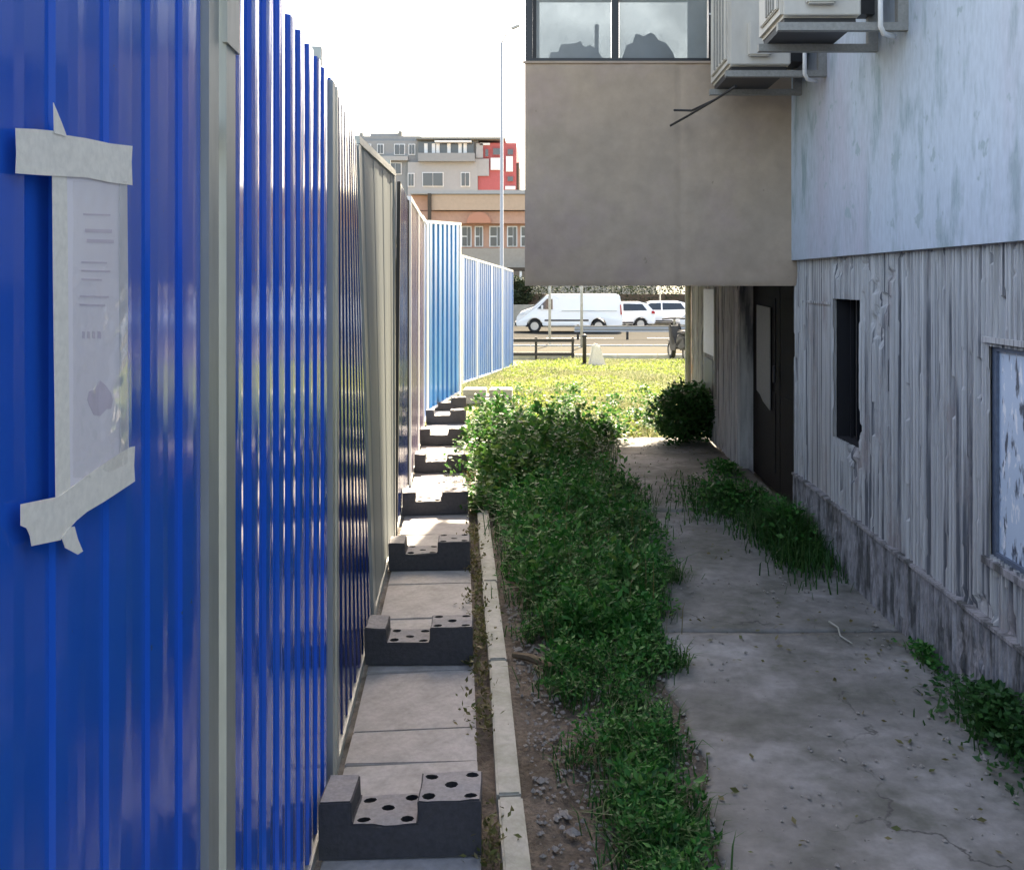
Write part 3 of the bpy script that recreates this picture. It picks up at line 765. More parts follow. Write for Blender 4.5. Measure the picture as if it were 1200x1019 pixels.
# ---------------------------------------------------------------- notched concrete blocks on the paving
def block_mesh():
    mb = MB()
    dp, H0, H1, W, nr = .155, .088, .145, .42, 3
    secs = [(0, .085, H1, False), (.085, .255, H0, True), (.255, W, H1, True)]
    front, back, cols = [], [], []
    for n0, n1, z, holes in secs:
        nc = max(1, round((n1 - n0) / .056))
        for i in range(nc):
            x0 = n0 + (n1 - n0) * i / nc; x1 = n0 + (n1 - n0) * (i + 1) / nc; cx = (x0 + x1) / 2
            col = []
            for j in range(nr):
                y0, y1 = dp * j / nr, dp * (j + 1) / nr; cy = (y0 + y1) / 2
                r = min(x1 - x0, y1 - y0) * .35
                sq = [(x0, y0), (cx, y0), (x1, y0), (x1, cy), (x1, y1), (cx, y1), (x0, y1), (x0, cy)]
                if holes and (i + j) % 2 == 0:
                    oc = [(cx + r * math.cos(a), cy + r * .8 * math.sin(a)) for a in [R(225 + 45 * k) for k in range(8)]]
                    for k in range(8):
                        l = (k + 1) % 8
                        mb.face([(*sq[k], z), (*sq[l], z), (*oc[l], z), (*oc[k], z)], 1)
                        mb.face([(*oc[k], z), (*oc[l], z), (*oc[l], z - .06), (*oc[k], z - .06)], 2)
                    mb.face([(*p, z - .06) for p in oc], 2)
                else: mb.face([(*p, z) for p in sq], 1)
            for lst, yy in ((front, 0), (back, dp)): lst += [(x0, yy, z), (cx, yy, z), (x1, yy, z)]
    def uniq(l):
        o = [l[0]]
        for p in l[1:]:
            if (Vector(p) - Vector(o[-1])).length > 1e-6: o.append(p)
        return o
    mb.face([(W, 0, 0), (0, 0, 0)] + uniq(front)); mb.face([(W, dp, 0), (0, dp, 0)] + uniq(back))
    ys = [dp * k / (2 * nr) for k in range(2 * nr + 1)]
    for n, za, zb in ((0, 0, H1), (W, 0, H1), (.085, H0, H1), (.255, H0, H1)):
        lo = [(n, q, za) for q in (ys if za > 0 else (0, dp))]
        mb.face(lo + [(n, q, zb) for q in reversed(ys)])
    mb.face([(0, 0, 0), (W, 0, 0), (W, dp, 0), (0, dp, 0)])
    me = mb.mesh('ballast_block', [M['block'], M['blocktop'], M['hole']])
    bm = bmesh.new(); bm.from_mesh(me); bmesh.ops.remove_doubles(bm, verts=bm.verts, dist=1e-5); bmesh.ops.recalc_face_normals(bm, faces=bm.faces)
    es = [e for e in bm.edges if len(e.link_faces) == 2 and e.calc_face_angle(0) > .6 and all(f.material_index < 2 for f in e.link_faces) and all(v.co.z > .01 for v in e.verts)]
    bmesh.ops.bevel(bm, geom=es, offset=.004, segments=2, affect='EDGES', clamp_overlap=True)
    bm.to_mesh(me); bm.free()
    return me
bmesh_block = block_mesh()
bl = ['large notched dark concrete block closest to the bottom edge, its holes clearly seen',
      'second notched dark block up the paving, beside weeds and kerb', 'third notched block, level with the start of the thick weeds',
      'fourth notched block, all its top pale with light', 'fifth notched block, half in the sunlight beside bushy weeds', 'sixth notched block on the sunny paving',
      'seventh notched block, small and sunlit', 'eighth notched block at the foot of the bright blue panel']
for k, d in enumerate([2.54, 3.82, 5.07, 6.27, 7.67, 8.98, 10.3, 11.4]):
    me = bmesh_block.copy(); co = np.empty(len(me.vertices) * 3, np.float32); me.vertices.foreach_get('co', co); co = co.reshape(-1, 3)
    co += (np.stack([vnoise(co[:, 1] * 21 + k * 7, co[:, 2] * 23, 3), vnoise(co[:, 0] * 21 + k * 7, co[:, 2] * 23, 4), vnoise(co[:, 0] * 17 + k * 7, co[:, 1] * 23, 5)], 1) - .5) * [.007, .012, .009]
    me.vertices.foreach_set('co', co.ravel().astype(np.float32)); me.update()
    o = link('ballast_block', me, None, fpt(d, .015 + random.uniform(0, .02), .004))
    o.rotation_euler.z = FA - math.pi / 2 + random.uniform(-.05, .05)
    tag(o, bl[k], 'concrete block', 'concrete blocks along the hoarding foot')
o = MB().box(-.3, .3, -.15, .15, 0, .1).build('loose_slab', M['slab'], None, (-.72, 12.2, -.005), bevel=.01)
for k in range(2): MB().box(-.3 + k * .32, -.02 + k * .32, -.14, .14, .1, .18).build('slab_piece', M['kerb'], o, bevel=.008)
tag(o, 'stacked brownish slabs lying at the end of the paving by the lawn', 'slab stack')

# ---------------------------------------------------------------- vegetation
XK = lambda d: .19 - .087 * d
def scatter(n, x0, x1, y0, y1): return rng.uniform(x0, x1, n), rng.uniform(y0, y1, n)
def clumps(cx, cy, h, r, n, sz, jz=.55):
    """leaf points and sizes of plants at (cx, cy): each its own height, spread and leaf size"""
    P = []; S = []
    for x, y, hh, rr_, nn, ss in zip(cx, cy, h, r, n, sz):
        a = rng.uniform(0, 6.283, nn); q = rng.uniform(0, 1, nn) ** .6
        z = hh * rng.uniform(0, 1, nn) ** jz * (1 - .5 * q ** 2)
        ell = rng.uniform(.7, 1.4)
        P.append(np.stack([x + rr_ * ell * q * np.cos(a), y + rr_ / ell * q * np.sin(a), z], 1)); S.append(ss * rng.uniform(.6, 1.3, nn))
    return np.concatenate(P), np.concatenate(S)
def band(n, y0, y1, yl, left, right, gap=0.0, seed=1):
    Y = rng.uniform(y0, y1, n); u = rng.uniform(0, 1, n)
    l = XK(Y) + np.interp(Y, yl, left); r = np.interp(Y, yl, right) + .16 * (vnoise(Y * 2.6, Y * 0, seed) - .5) + .10 * (vnoise(Y * 9, Y * 0, seed + 1) - .5)
    X = l + (r - l) * u
    k = vnoise(X * 4.5, Y * 4.5, seed + 2) > gap
    return X[k], Y[k]
# low dark weeds, thinning out towards the camera
X, Y = band(520, 4.0, 9.6, [4.0, 4.4, 5, 6, 6.8, 7.6, 9.6], [.30, .16, .07, .06, .05, .05, .05], [.40, .52, .58, .62, .58, .45, .5], .16, 41)
h = rng.uniform(.04, .30, len(X)) * (.45 + 1.1 * vnoise(X * 2.5, Y * 2.5, 45)); r = rng.uniform(.05, .15, len(X))
P, S = clumps(X, Y, h, r, rng.integers(40, 120, len(X)), rng.uniform(.016, .05, len(X)))
o = leaves('weeds', P, S, M['fernleaf'], up=.8, aspect=.42); tag(o, 'thick low dark green weeds between kerb and concrete path', kind='stuff')
# taller shoots and dry stalks standing out of them
X, Y = band(70, 4.3, 9.0, [4.3, 9], [.15, .02], [.52, .5], .1, 241)
Pb = []; 
for x, y in zip(X, Y):
    hh = rng.uniform(.16, .42); k = int(rng.integers(7, 15)); zz = np.linspace(.05, hh, k); dx, dy = rng.normal(0, .05, 2)
    Pb.append(np.stack([x + dx * zz / hh + rng.normal(0, .012, k), y + dy * zz / hh + rng.normal(0, .012, k), zz], 1))
Pb = np.concatenate(Pb)
o = leaves('weed_shoots', Pb, rng.uniform(.03, .065, len(Pb)), M['broadleaf'], up=.6, aspect=.5); tag(o, 'taller leafy shoots standing out of the weedy strip', kind='stuff')
X, Y = band(260, 4.0, 9.4, [4, 9], [.15, .0], [.55, .55], .1, 251)
o = blades('dry_stalks', np.stack([X, Y, 0 * X], 1), rng.uniform(.12, .40, len(X)), .004, M['dryleaf'], lean=.5); tag(o, 'dry straw coloured stalks among the weeds', kind='stuff')
# a loose carpet under them
X, Y = band(16000, 4.1, 9.8, [4.0, 4.4, 5, 6, 6.8, 7.6, 9.8], [.30, .14, .05, .04, .03, .0, .0], [.40, .54, .62, .64, .6, .45, .5], .22, 141)
o = leaves('ground_ivy', np.stack([X, Y, rng.uniform(0, .06, len(X))], 1), rng.uniform(.015, .035, len(X)), M['fernleaf'], up=.5, aspect=.6); tag(o, 'small ground leaves filling the weedy strip', kind='stuff')
# taller broad leaved weeds where the shade ends
X, Y = band(165, 6.3, 9.9, [6.3, 7.2, 8.2, 9.2, 9.9], [-.05, -.12, -.14, -.10, 0], [-.10, .14, .34, .58, .62], .2, 51)
h = rng.uniform(.10, .50, len(X)) * (.55 + .8 * vnoise(X * 2.2, Y * 2.2, 55)) * np.interp(Y, [6.3, 7.6], [.45, 1]); r = rng.uniform(.07, .20, len(X))
P, S = clumps(X, Y, h, r, rng.integers(60, 190, len(X)), rng.uniform(.03, .062, len(X)), .7)
o = leaves('leafy_weeds', P, S, M['broadleaf'], up=.5, aspect=.7); tag(o, 'taller broad leaved weeds where the shade of the building ends', kind='stuff')
# patches on the soil close by
cx = []; cy = []
for px_, py_, rx, ry, n in ((.22, 3.7, .20, .30, 30), (.40, 3.95, .14, .25, 14), (.22, 3.12, .14, .20, 18), (.28, 2.75, .10, .24, 20), (.29, 2.42, .08, .22, 20), (.30, 2.62, .10, .1, 9), (.06, 4.15, .16, .12, 9), (.36, 3.3, .05, .2, 5)):
    a = rng.uniform(0, 6.283, n); q = np.sqrt(rng.uniform(0, 1, n)); cx.append(px_ + rx * q * np.cos(a)); cy.append(py_ + ry * q * np.sin(a))
X, Y = np.concatenate(cx), np.concatenate(cy)
P, S = clumps(X, Y, rng.uniform(.04, .16, len(X)), rng.uniform(.035, .085, len(X)), rng.integers(30, 110, len(X)), rng.uniform(.014, .034, len(X)))
o = leaves('ground_weeds', P, S, M['fernleaf'], up=.7, aspect=.45); tag(o, 'low patchy weeds on the soil by the path edge', kind='stuff')
gx, gy = X, Y
# grass blades in tufts among the weeds
X, Y = band(330, 4.2, 9.0, [4.2, 5, 9], [.12, .05, .05], [.50, .64, .5], .1, 61)
X = np.concatenate([X, gx]); Y = np.concatenate([Y, gy])
B = []; Hh = []
for x, y in zip(X, Y):
    k = int(rng.integers(12, 46)); sp = rng.uniform(.02, .07)
    B.append(np.stack([x + rng.normal(0, sp, k), y + rng.normal(0, sp, k), np.full(k, -.01)], 1)); Hh.append(rng.uniform(.4, 1.1, k) * rng.uniform(.07, .26) * (1 if y > 4.4 else .55))
o = blades('weed_grass', np.concatenate(B), np.concatenate(Hh), .0055, M['tuftleaf'], lean=.75); tag(o, 'thin grass blades in tufts among the weeds', kind='stuff')

# weeds in the joint between paving and kerb
out = []
for d in np.concatenate([rng.uniform(3.0, 5.3, 26), rng.uniform(5.3, 8.8, 26), rng.uniform(2.4, 3.0, 3)]):
    nL = int(rng.integers(18, 60)); r = rng.uniform(.02, .06)
    c = fpt(d, .465 + rng.normal(0, .02))
    out.append(np.stack([c[0] + rng.normal(0, r * .6, nL), c[1] + rng.normal(0, r * 1.4, nL), np.abs(rng.normal(0, r * .7, nL))], 1))
Pj = np.concatenate(out)
o = leaves('joint_weeds', Pj, rng.uniform(.012, .03, len(Pj)), M['dryleaf'], up=.8, aspect=.5); tag(o, 'yellowish weeds growing in the joint beside the kerb', kind='stuff')

# plants along the wall foot
def wall_plant(name, cx, cy, rx, ry, h, nb, nl, label, cat, lm='fernleaf', leaf=(.025, .05), bw=.007):
    r = empty(name, (cx, cy, 0)); tag(r, label, cat, 'plants at the foot of the wall')
    if nb:
        a = rng.uniform(0, 2 * np.pi, nb); q = np.abs(rng.normal(0, .55, nb)) * (.6 + .8 * vnoise(np.cos(a) * 2.5 + cx * 9, np.sin(a) * 2.5 + cy * 7, 73))
        P = np.stack([rx * q * np.cos(a), ry * q * np.sin(a), 0 * a - .01], 1)
        P[:, 0] = np.minimum(P[:, 0], 1.52 - cx)
        blades('grass_blades', P, rng.uniform(.35, 1.15, nb) * h * np.maximum(1 - .4 * q, .25), bw, M['tuftleaf'], lean=.55, parent=r)['kind'] = 'stuff'
    if nl:
        a = rng.uniform(0, 2 * np.pi, nl); q = np.abs(rng.normal(0, .5, nl)) * (.6 + .8 * vnoise(np.cos(a) * 2.5 + cx * 9, np.sin(a) * 2.5 + cy * 7, 74))
        P = np.stack([rx * q * np.cos(a), ry * q * np.sin(a), h * rng.uniform(0, 1, nl) ** .7 * np.maximum(1 - .55 * q ** 2, .12)], 1)
        P[:, 2] *= .6 + .6 * vnoise(P[:, 0] * 8 + cx * 7, P[:, 1] * 8, 71)
        P[:, 0] = np.minimum(P[:, 0], 1.50 - cx)
        leaves('foliage', P, rng.uniform(*leaf, nl), M[lm], up=.5, aspect=.55, parent=r)['kind'] = 'stuff'
    return r
wall_plant('weed_clump', 1.47, 3.2, .12, .36, .20, 260, 2000, 'bushy dark weeds under the peeling film window', 'weeds', lm='shrubleaf', leaf=(.018, .036))
wall_plant('weed_clump', 1.49, 3.85, .05, .22, .08, 60, 320, 'small weeds at the wall foot between the window and the crumbling plinth', 'weeds', leaf=(.015, .03))
wall_plant('grass_tuft', 1.36, 5.55, .20, .60, .30, 2800, 300, 'tall dark grass tuft on the path edge below the narrow vent', 'grass tuft')
wall_plant('grass_tuft', 1.24, 6.6, .42, .75, .15, 3200, 1300, 'low spreading dark grass in front of the black doors', 'grass tuft', leaf=(.02, .04))
wall_plant('weed_clump', 1.40, 7.7, .16, .35, .10, 200, 700, 'thin weeds by the far jamb of the black doors', 'weeds', leaf=(.02, .04))
sh = empty('shrub', (1.31, 9.2, 0)); tag(sh, 'dense round dark green shrub at the far end of the ribbed wall', 'shrub')
n = 6500
d = unit(rng.normal(size=(n, 3))); rr = rng.uniform(.2, 1, n) ** .4
lump = .55 + .75 * vnoise(d[:, 0] * 3 + 5, d[:, 1] * 3 + d[:, 2] * 2.4 + 5, 81) + .2 * (vnoise(d[:, 0] * 9 + 5, d[:, 1] * 9 + d[:, 2] * 7 + 5, 82) - .5)
P = d * (rr * lump)[:, None] * np.array([.30, .38, .33]) + np.array([0, 0, .27]); P = P[P[:, 2] > .0]
P[:, 0] = np.minimum(P[:, 0], .20)
leaves('foliage', P, rng.uniform(.025, .065, len(P)), M['shrubleaf'], up=.5, aspect=.6, parent=sh)
mb = MB()
for k in range(7):
    a = k * .9; mb.tube([(0, 0, -.02), (.06 * math.cos(a), .08 * math.sin(a), .15), (.14 * math.cos(a), .2 * math.sin(a), .4)], [.012, .009, .004], 5)
mb.build('stem', M['bark'], sh)

# lawn in the sun
n = 150000
Y = 9.5 + 15.1 * rng.uniform(0, 1, n) ** 1.1; X = rng.uniform(-1.4, 5.6, n)
k = (X > XF(np.minimum(Y, 11)) + .5 - np.where(Y > 11.9, .45, 0)) & (X < np.where(Y < 10.5, 1.5, .5 + .235 * Y)) & (X > np.where(Y > 15, -1.33 + (Y - 15.3) * .119, -9))
k &= rng.uniform(size=n) < (.35 + .9 * vnoise(X * 1.4, Y * 1.1, 91))
X, Y = X[k], Y[k]
Z = np.interp(Y, GY, GZ) - .025
hh = (.04 + .10 * vnoise(X * 1.1 + 3, Y * .9, 92) ** 2) * rng.uniform(.5, 1.3, len(X))
o = blades('grass', np.stack([X, Y, Z], 1), hh, .012, M['lawnblade'], lean=.6); tag(o, 'sunlit yellow green grass of the open lawn', kind='stuff')
n = 42000
X, Y = scatter(n, -1.0, 4.2, 9.4, 23)
k = (vnoise(X * 1.6, Y * 1.2, 95) > .55) & (X < .6 + .2 * Y) & (X > XF(np.minimum(Y, 11)) + .55) & ~((Y < 10.5) & (X > 1.45)) & (X > np.where(Y > 15, -1.25 + (Y - 15.3) * .119, -9))
X, Y = X[k], Y[k]
Z = np.interp(Y, GY, GZ) + .16 * rng.uniform(0, 1, len(X)) ** 1.2 * vnoise(X * 2, Y * 2, 96)
o = leaves('lawn_weeds', np.stack([X, Y, Z], 1), rng.uniform(.03, .06, len(X)), M['lawnleaf'], up=.5, aspect=.6); tag(o, 'broad leaved weeds scattered over the sunlit lawn', kind='stuff')

X = rng.uniform(-.6, 1.3, 60); Y = rng.uniform(9.75, 13.5, 60); k = (X > XF(np.minimum(Y, 11)) + .6) & (vnoise(X * 3, Y * 1.4, 97) > .42); X, Y = X[k], Y[k]
P, S = clumps(X, Y, rng.uniform(.06, .2, len(X)), rng.uniform(.06, .16, len(X)), rng.integers(40, 110, len(X)), rng.uniform(.03, .05, len(X)), .7)
o = leaves('lawn_edge_weeds', P, S, M['broadleaf'], up=.5, aspect=.65); tag(o, 'green leafy weeds along the near edge of the lawn', kind='stuff')

# stones on the soil, crumbs and dry leaves on the path
def rocks(name, P, sz, m, label):
    n = len(P)
    base = np.array([(1, 0, 0), (-1, 0, 0), (0, 1, 0), (0, -1, 0), (0, 0, .7), (0, 0, -.7)], float)
    T0 = np.array([(0, 2, 4), (2, 1, 4), (1, 3, 4), (3, 0, 4), (2, 0, 5), (1, 2, 5), (3, 1, 5), (0, 3, 5)])
    a = rng.uniform(0, 6.28, n); c, s_ = np.cos(a), np.sin(a)
    B = base[None] * rng.uniform(.6, 1.3, (n, 6, 1))
    V = np.stack([B[..., 0] * c[:, None] - B[..., 1] * s_[:, None], B[..., 0] * s_[:, None] + B[..., 1] * c[:, None], B[..., 2]], -1) * sz[:, None, None] + P[:, None]
    T = (np.arange(n)[:, None, None] * 6 + T0[None]).reshape(-1, 3)
    o = link(name, np_mesh(name, V.reshape(-1, 3), tris=T, mat=m)); tag(o, label, kind='stuff')
n = 2600
X, Y = scatter(n, -.3, .5, 2.2, 4.6); k = (X > XK(Y) + .02); X, Y = X[k], Y[k]
rocks('gravel', np.stack([X, Y, np.full(len(X), -.008)], 1), rng.uniform(.003, .011, len(X)) * (1 + (rng.uniform(size=len(X)) > .97) * 1.2), M['stone'], 'small stones on the bare soil beside the kerb')
n = 900
X, Y = scatter(n, .55, 1.5, 2.2, 9.4); k = (vnoise(X * 3, Y * 2.5, 101) > .5) | (X > 1.38); X, Y = X[k], Y[k]
rocks('crumbs', np.stack([X, Y, np.full(len(X), .004)], 1), rng.uniform(.003, .010, len(X)) * (1 + (rng.uniform(size=len(X)) > .96) * .9), M['stone'], 'crumbled plaster and stones strewn on the path')
n = 420
X, Y = scatter(n, .5, 1.5, 2.2, 9.2); k = vnoise(X * 2.3, Y * 2.3, 103) > .45; X, Y = X[k], Y[k]
o = leaves('dry_leaves', np.stack([X, Y, np.full(len(X), .008)], 1), rng.uniform(.015, .035, len(X)), M['dryleaf'], up=.05, aspect=.5); tag(o, 'dry leaves lying on the concrete path', kind='stuff')
tw = MB().tube([(1.24, 4.3, .012), (1.25, 4.2, .02), (1.235, 4.12, .014), (1.26, 4.04, .012)], [.0045, .004, .0035, .002], 6)
tag(tw.build('twig', M['kerb']), 'short pale bent twig lying across the path joint', 'twig')
tw = MB().tube([(-.13, 3.95, .0), (-.06, 3.88, .015), (.0, 3.8, .018), (.06, 3.74, .012), (.11, 3.72, .004)], [.012, .016, .015, .012, .006], 7)
tag(tw.build('branch', M['dry']), 'dark rotten branch lying on the soil next to the kerb', 'branch')

# ---------------------------------------------------------------- things past the lawn
def post(x, y, h, label):
    r = empty('bollard', (x, y, zg(y))); tag(r, label, 'bollard', 'black iron bollards at the end of the lawn')
    MB().tube([(0, 0, -.05), (0, 0, h - .06), (0, 0, h - .05)], .045, 10).build('shaft', M['blackiron'], r, smooth=True)
    MB().tube([(0, 0, h - .05), (0, 0, h - .03), (0, 0, h), (0, 0, h + .02)], [.06, .062, .045, .012], 10).build('cap', M['blackiron'], r)
    MB().tube([(0, 0, -.02), (0, 0, .05)], [.075, .06], 10).build('foot', M['blackiron'], r)
post(.86, 22, .68, 'black iron bollard beside the pale stone on the lawn')
post(-.86, 19.8, .78, 'black iron bollard at the end of the pale blue hoarding')
post(-.98, 19.0, .52, 'shorter black iron stub just before the hoarding end')
stn = empty('boundary_stone', (1.13, 21.9, zg(21.9))); 
tag(stn, 'pale pointed stone standing right beside the black bollard', 'stone')
mb = MB(); mb.hexa([(-.2, -.14, -.05), (.22, -.14, -.05), (.22, .14, -.05), (-.2, .14, -.05), (-.10, -.08, .5), (.06, -.08, .46), (.06, .08, .46), (-.10, .08, .5)])
mb.build('stone_body', M['stoneblock'], stn, bevel=.04)
# low rail between hoarding end and bollard
rl = empty('knee_rail', (-.8, 24.3, zg(24.3))); tag(rl, 'low dark knee rail between the hoarding end and the bollard', 'rail')
for z in (.10, .44): MB().box(-.4, 1.5, -.03, .03, z, z + .085).build('rail_bar', M['blackiron'], rl)
for x in (-.38, .55, 1.46): MB().box(x - .03, x + .03, .032, .09, -.05, .56).build('rail_post', M['blackiron'], rl)
gr = empty('guard_rail', (1.0, 41.6, zg(41.6))); tag(gr, 'long galvanised guard rail along the road in front of the parked cars', 'guard rail')
gb = MB().prism([(-.02, .30), (.03, .36), (-.02, .43), (.03, .50), (-.02, .56), (-.05, .56), (0, .50), (-.05, .43), (0, .36), (-.05, .30)], .2, 9, 'x'); gb.build('beam', M['polegrey'], gr)
for k in range(5): MB().box(.3 + k * 2.1, .40 + k * 2.1, .035, .12, -.05, .60).build('rail_post', M['blackiron'], gr)
# scooter half hidden by the wall corner
sc = empty('scooter', (3.25, 24.0, zg(24) + .0), R(100)); tag(sc, 'dark parked motor scooter half hidden by the ribbed wall corner', 'scooter')
def wheel(parent, x, y, z, r, w, axis='y', rim='rim'):
    mb = MB(); n = 18; 
    for k in range(n):
        a0, a1 = 2 * math.pi * k / n, 2 * math.pi * (k + 1) / n
        for (ra, wa, rb, wb) in ((r * .62, -w / 2, r * .94, -w / 2), (r * .94, -w / 2, r, -w * .3), (r, -w * .3, r, w * .3), (r, w * .3, r * .94, w / 2), (r * .94, w / 2, r * .62, w / 2)):
            mb.face([(x + ra * math.cos(a0), y + wa, z + ra * math.sin(a0)), (x + ra * math.cos(a1), y + wa, z + ra * math.sin(a1)), (x + rb * math.cos(a1), y + wb, z + rb * math.sin(a1)), (x + rb * math.cos(a0), y + wb, z + rb * math.sin(a0))])
    o = empty('wheel', (0, 0, 0), 0, parent)
    mb.build('tyre', M['tyre'], o)
    MB().prism([(x + r * .63 * math.cos(t * math.pi / 7), z + r * .63 * math.sin(t * math.pi / 7)) for t in range(14)], y - w * .42, y + w * .42, 'y').build(rim, M['rim'], o)
    return o
wheel(sc, -.6, 0, .22, .22, .1); wheel(sc, .6, 0, .22, .22, .1)
MB().prism([(-.85, .35), (-.75, .62), (-.25, .66), (-.12, .45), (-.05, .28), (.25, .26), (.3, .32), (.42, .8), (.36, .84), (.2, .36), (.0, .36), (-.1, .4), (-.3, .3), (-.6, .3)], -.13, .13, 'y').build('body', M['plastic'], sc, bevel=.03)
MB().box(-.8, -.2, -.12, .12, .65, .75).build('seat', M['tyre'], sc, bevel=.03)
MB().tube([(.6, 0, .22), (.46, 0, .7), (.36, 0, 1.0)], .03).build('fork', M['bracket'], sc)
MB().tube([(.3, -.33, 1.0), (.36, -.1, 1.02), (.36, .1, 1.02), (.3, .33, 1.0)], .02).build('handlebar', M['tyre'], sc)
MB().box(.5, .76, -.06, .06, .43, .47).build('mudguard', M['plastic'], sc, bevel=.01)

# vehicles
def tumble(outline, w, zs, ws):
    mb = MB(); n = len(outline)
    f = lambda z: w * float(np.interp(z, zs, ws))
    mb.v = [(x, -f(z), z) for x, z in outline] + [(x, f(z), z) for x, z in outline]
    mb.f = [tuple(range(n)), tuple(range(2 * n - 1, n - 1, -1))] + [(i, n + i, n + (i + 1) % n, (i + 1) % n) for i in range(n)]
    mb.m = [0] * len(mb.f)
    return mb
def arch(cx, r, z0, n=7): return [(cx + r * math.cos(math.pi * k / n), z0 + r * math.sin(math.pi * k / n)) for k in range(n + 1)]
def pane(r, name, pts, zs, ws, w, m, sides=(-1, 1), lift=.006, th=.012):
    for sd in sides:
        mb = MB(); n = len(pts)
        f = lambda z: w * float(np.interp(z, zs, ws))
        mb.v = [(x, sd * (f(z) + lift), z) for x, z in pts] + [(x, sd * (f(z) - th), z) for x, z in pts]
        mb.f = [tuple(range(n)), tuple(range(2 * n - 1, n - 1, -1))] + [(i, n + i, n + (i + 1) % n, (i + 1) % n) for i in range(n)]
        mb.m = [0] * len(mb.f); mb.build(name, m, r)
def van(x, y, label):
    r = empty('delivery_van', (x, y, zg(y) - .03)); tag(r, label, 'van')
    zs, ws = [0, .3, 1.0, 1.9], [.94, 1, 1, .86]
    ow = arch(-1.75, .40, .34)[::-1]; ow2 = arch(1.45, .40, .34)[::-1]
    out = [(-2.65, .34)] + ow + ow2 + [(2.62, .34), (2.66, .6), (2.62, 1.3), (2.52, 1.86), (2.4, 1.93), (-.9, 1.93), (-1.15, 1.86), (-1.85, 1.24), (-2.45, 1.02), (-2.64, .8), (-2.68, .5)]
    tumble(out, .98, zs, ws).build('body', M['carwhite'], r, bevel=.035, smooth=False)
    pane(r, 'side_window', [(-1.62, 1.2), (-.85, 1.16), (-.85, 1.68), (-1.12, 1.7)], zs, ws, .98, M['carglass'])
    mb = MB().hexa([(-1.80, -.74, 1.31), (-1.80, .74, 1.31), (-1.21, .70, 1.82), (-1.21, -.70, 1.82), (-1.83, -.74, 1.33), (-1.83, .74, 1.33), (-1.25, .70, 1.845), (-1.25, -.70, 1.845)])
    mb.build('windscreen', M['carglass'], r)
    pane(r, 'side_door', [(-.55, .45), (.75, .45), (.75, 1.75), (-.55, 1.75)], zs, ws, .98, M['carwhite'], lift=.012)
    pane(r, 'door_rail', [(-.4, 1.08), (2.35, 1.08), (2.35, 1.10), (-.4, 1.10)], zs, ws, .98, M['bracket'], lift=.016)
    pane(r, 'side_moulding', [(-1.25, .58), (.95, .58), (.95, .66), (-1.25, .66)], zs, ws, .98, M['plastic'], lift=.02)
    pane(r, 'headlight', [(-2.6, .84), (-2.3, .9), (-2.2, 1.02), (-2.42, 1.0)], zs, ws, .98, M['lamp'], lift=.01)
    pane(r, 'tail_light', [(2.54, .9), (2.62, .9), (2.58, 1.4), (2.52, 1.4)], zs, ws, .98, M['redlamp'], lift=.01)
    MB().box(-2.74, -2.6, -.85, .85, .33, .55).build('bumper', M['plastic'], r, bevel=.03)
    for sd in (-1, 1): MB().box(-1.42, -1.32, min(sd * .98, sd * 1.15), max(sd * .98, sd * 1.15), 1.15, 1.38).build('mirror', M['carwhite'], r, bevel=.02)
    for wx in (-1.75, 1.45):
        for sd in (-1, 1): wheel(r, wx, sd * .86, .33, .33, .22)
    MB().box(-2.2, 2.2, -.8, .8, .28, .42).build('underside', M['plastic'], r)
van((667 - 640) / 1150 * 50, 50, 'long white panel van facing the hoarding, parked across the road')
def hatch(x, y, label, flip=1):
    r = empty('parked_car', (x, y, zg(y) - .03), 0 if flip == 1 else math.pi); tag(r, label, 'car', 'white cars parked across the road')
    zs, ws = [0, .3, .85, 1.45], [.93, 1, 1, .76]
    out = [(-2.0, .3)] + arch(-1.3, .36, .3)[::-1] + arch(1.2, .36, .3)[::-1] + [(1.95, .3), (2.02, .55), (1.98, .95), (1.85, 1.05), (1.55, 1.38), (1.2, 1.47), (-.2, 1.47), (-.5, 1.40), (-1.05, .98), (-1.75, .85), (-2.0, .68), (-2.05, .45)]
    tumble(out, .88, zs, ws).build('body', M['carwhite'], r, bevel=.04)
    pane(r, 'side_window', [(-.85, .99), (.2, .99), (.2, 1.38), (-.4, 1.36)], zs, ws, .88, M['carglass'])
    pane(r, 'side_window', [(.28, .99), (1.55, 1.02), (1.3, 1.36), (.28, 1.38)], zs, ws, .88, M['carglass'])
    MB().hexa([(-1.02, -.68, 1.03), (-1.02, .68, 1.03), (-.52, .62, 1.40), (-.52, -.62, 1.40), (-1.06, -.68, 1.05), (-1.06, .68, 1.05), (-.56, .62, 1.42), (-.56, -.62, 1.42)]).build('windscreen', M['carglass'], r)
    pane(r, 'headlight', [(-1.95, .68), (-1.7, .72), (-1.6, .82), (-1.85, .8)], zs, ws, .88, M['lamp'], lift=.01)
    pane(r, 'tail_light', [(1.78, .85), (1.97, .85), (1.93, 1.0), (1.78, 1.0)], zs, ws, .88, M['redlamp'], lift=.01)
    pane(r, 'sill', [(-.9, .34), (.82, .34), (.82, .42), (-.9, .42)], zs, ws, .88, M['plastic'], lift=.01)
    for wx in (-1.3, 1.2):
        for sd in (-1, 1): wheel(r, wx, sd * .78, .31, .31, .2)
    MB().box(-1.8, 1.8, -.72, .72, .24, .36).build('underside', M['plastic'], r)
hatch((723 - 640) / 1150 * 53, 53, 'white hatchback parked directly behind the panel van')
hatch(9.0, 52, 'white car nosing out from behind the ribbed wall corner')
hatch(6.15, 55.0, 'white car parked further back between the hatchback and the wall corner')
hatch(-7.4, 54.5, 'white car half hidden past the hoarding end')

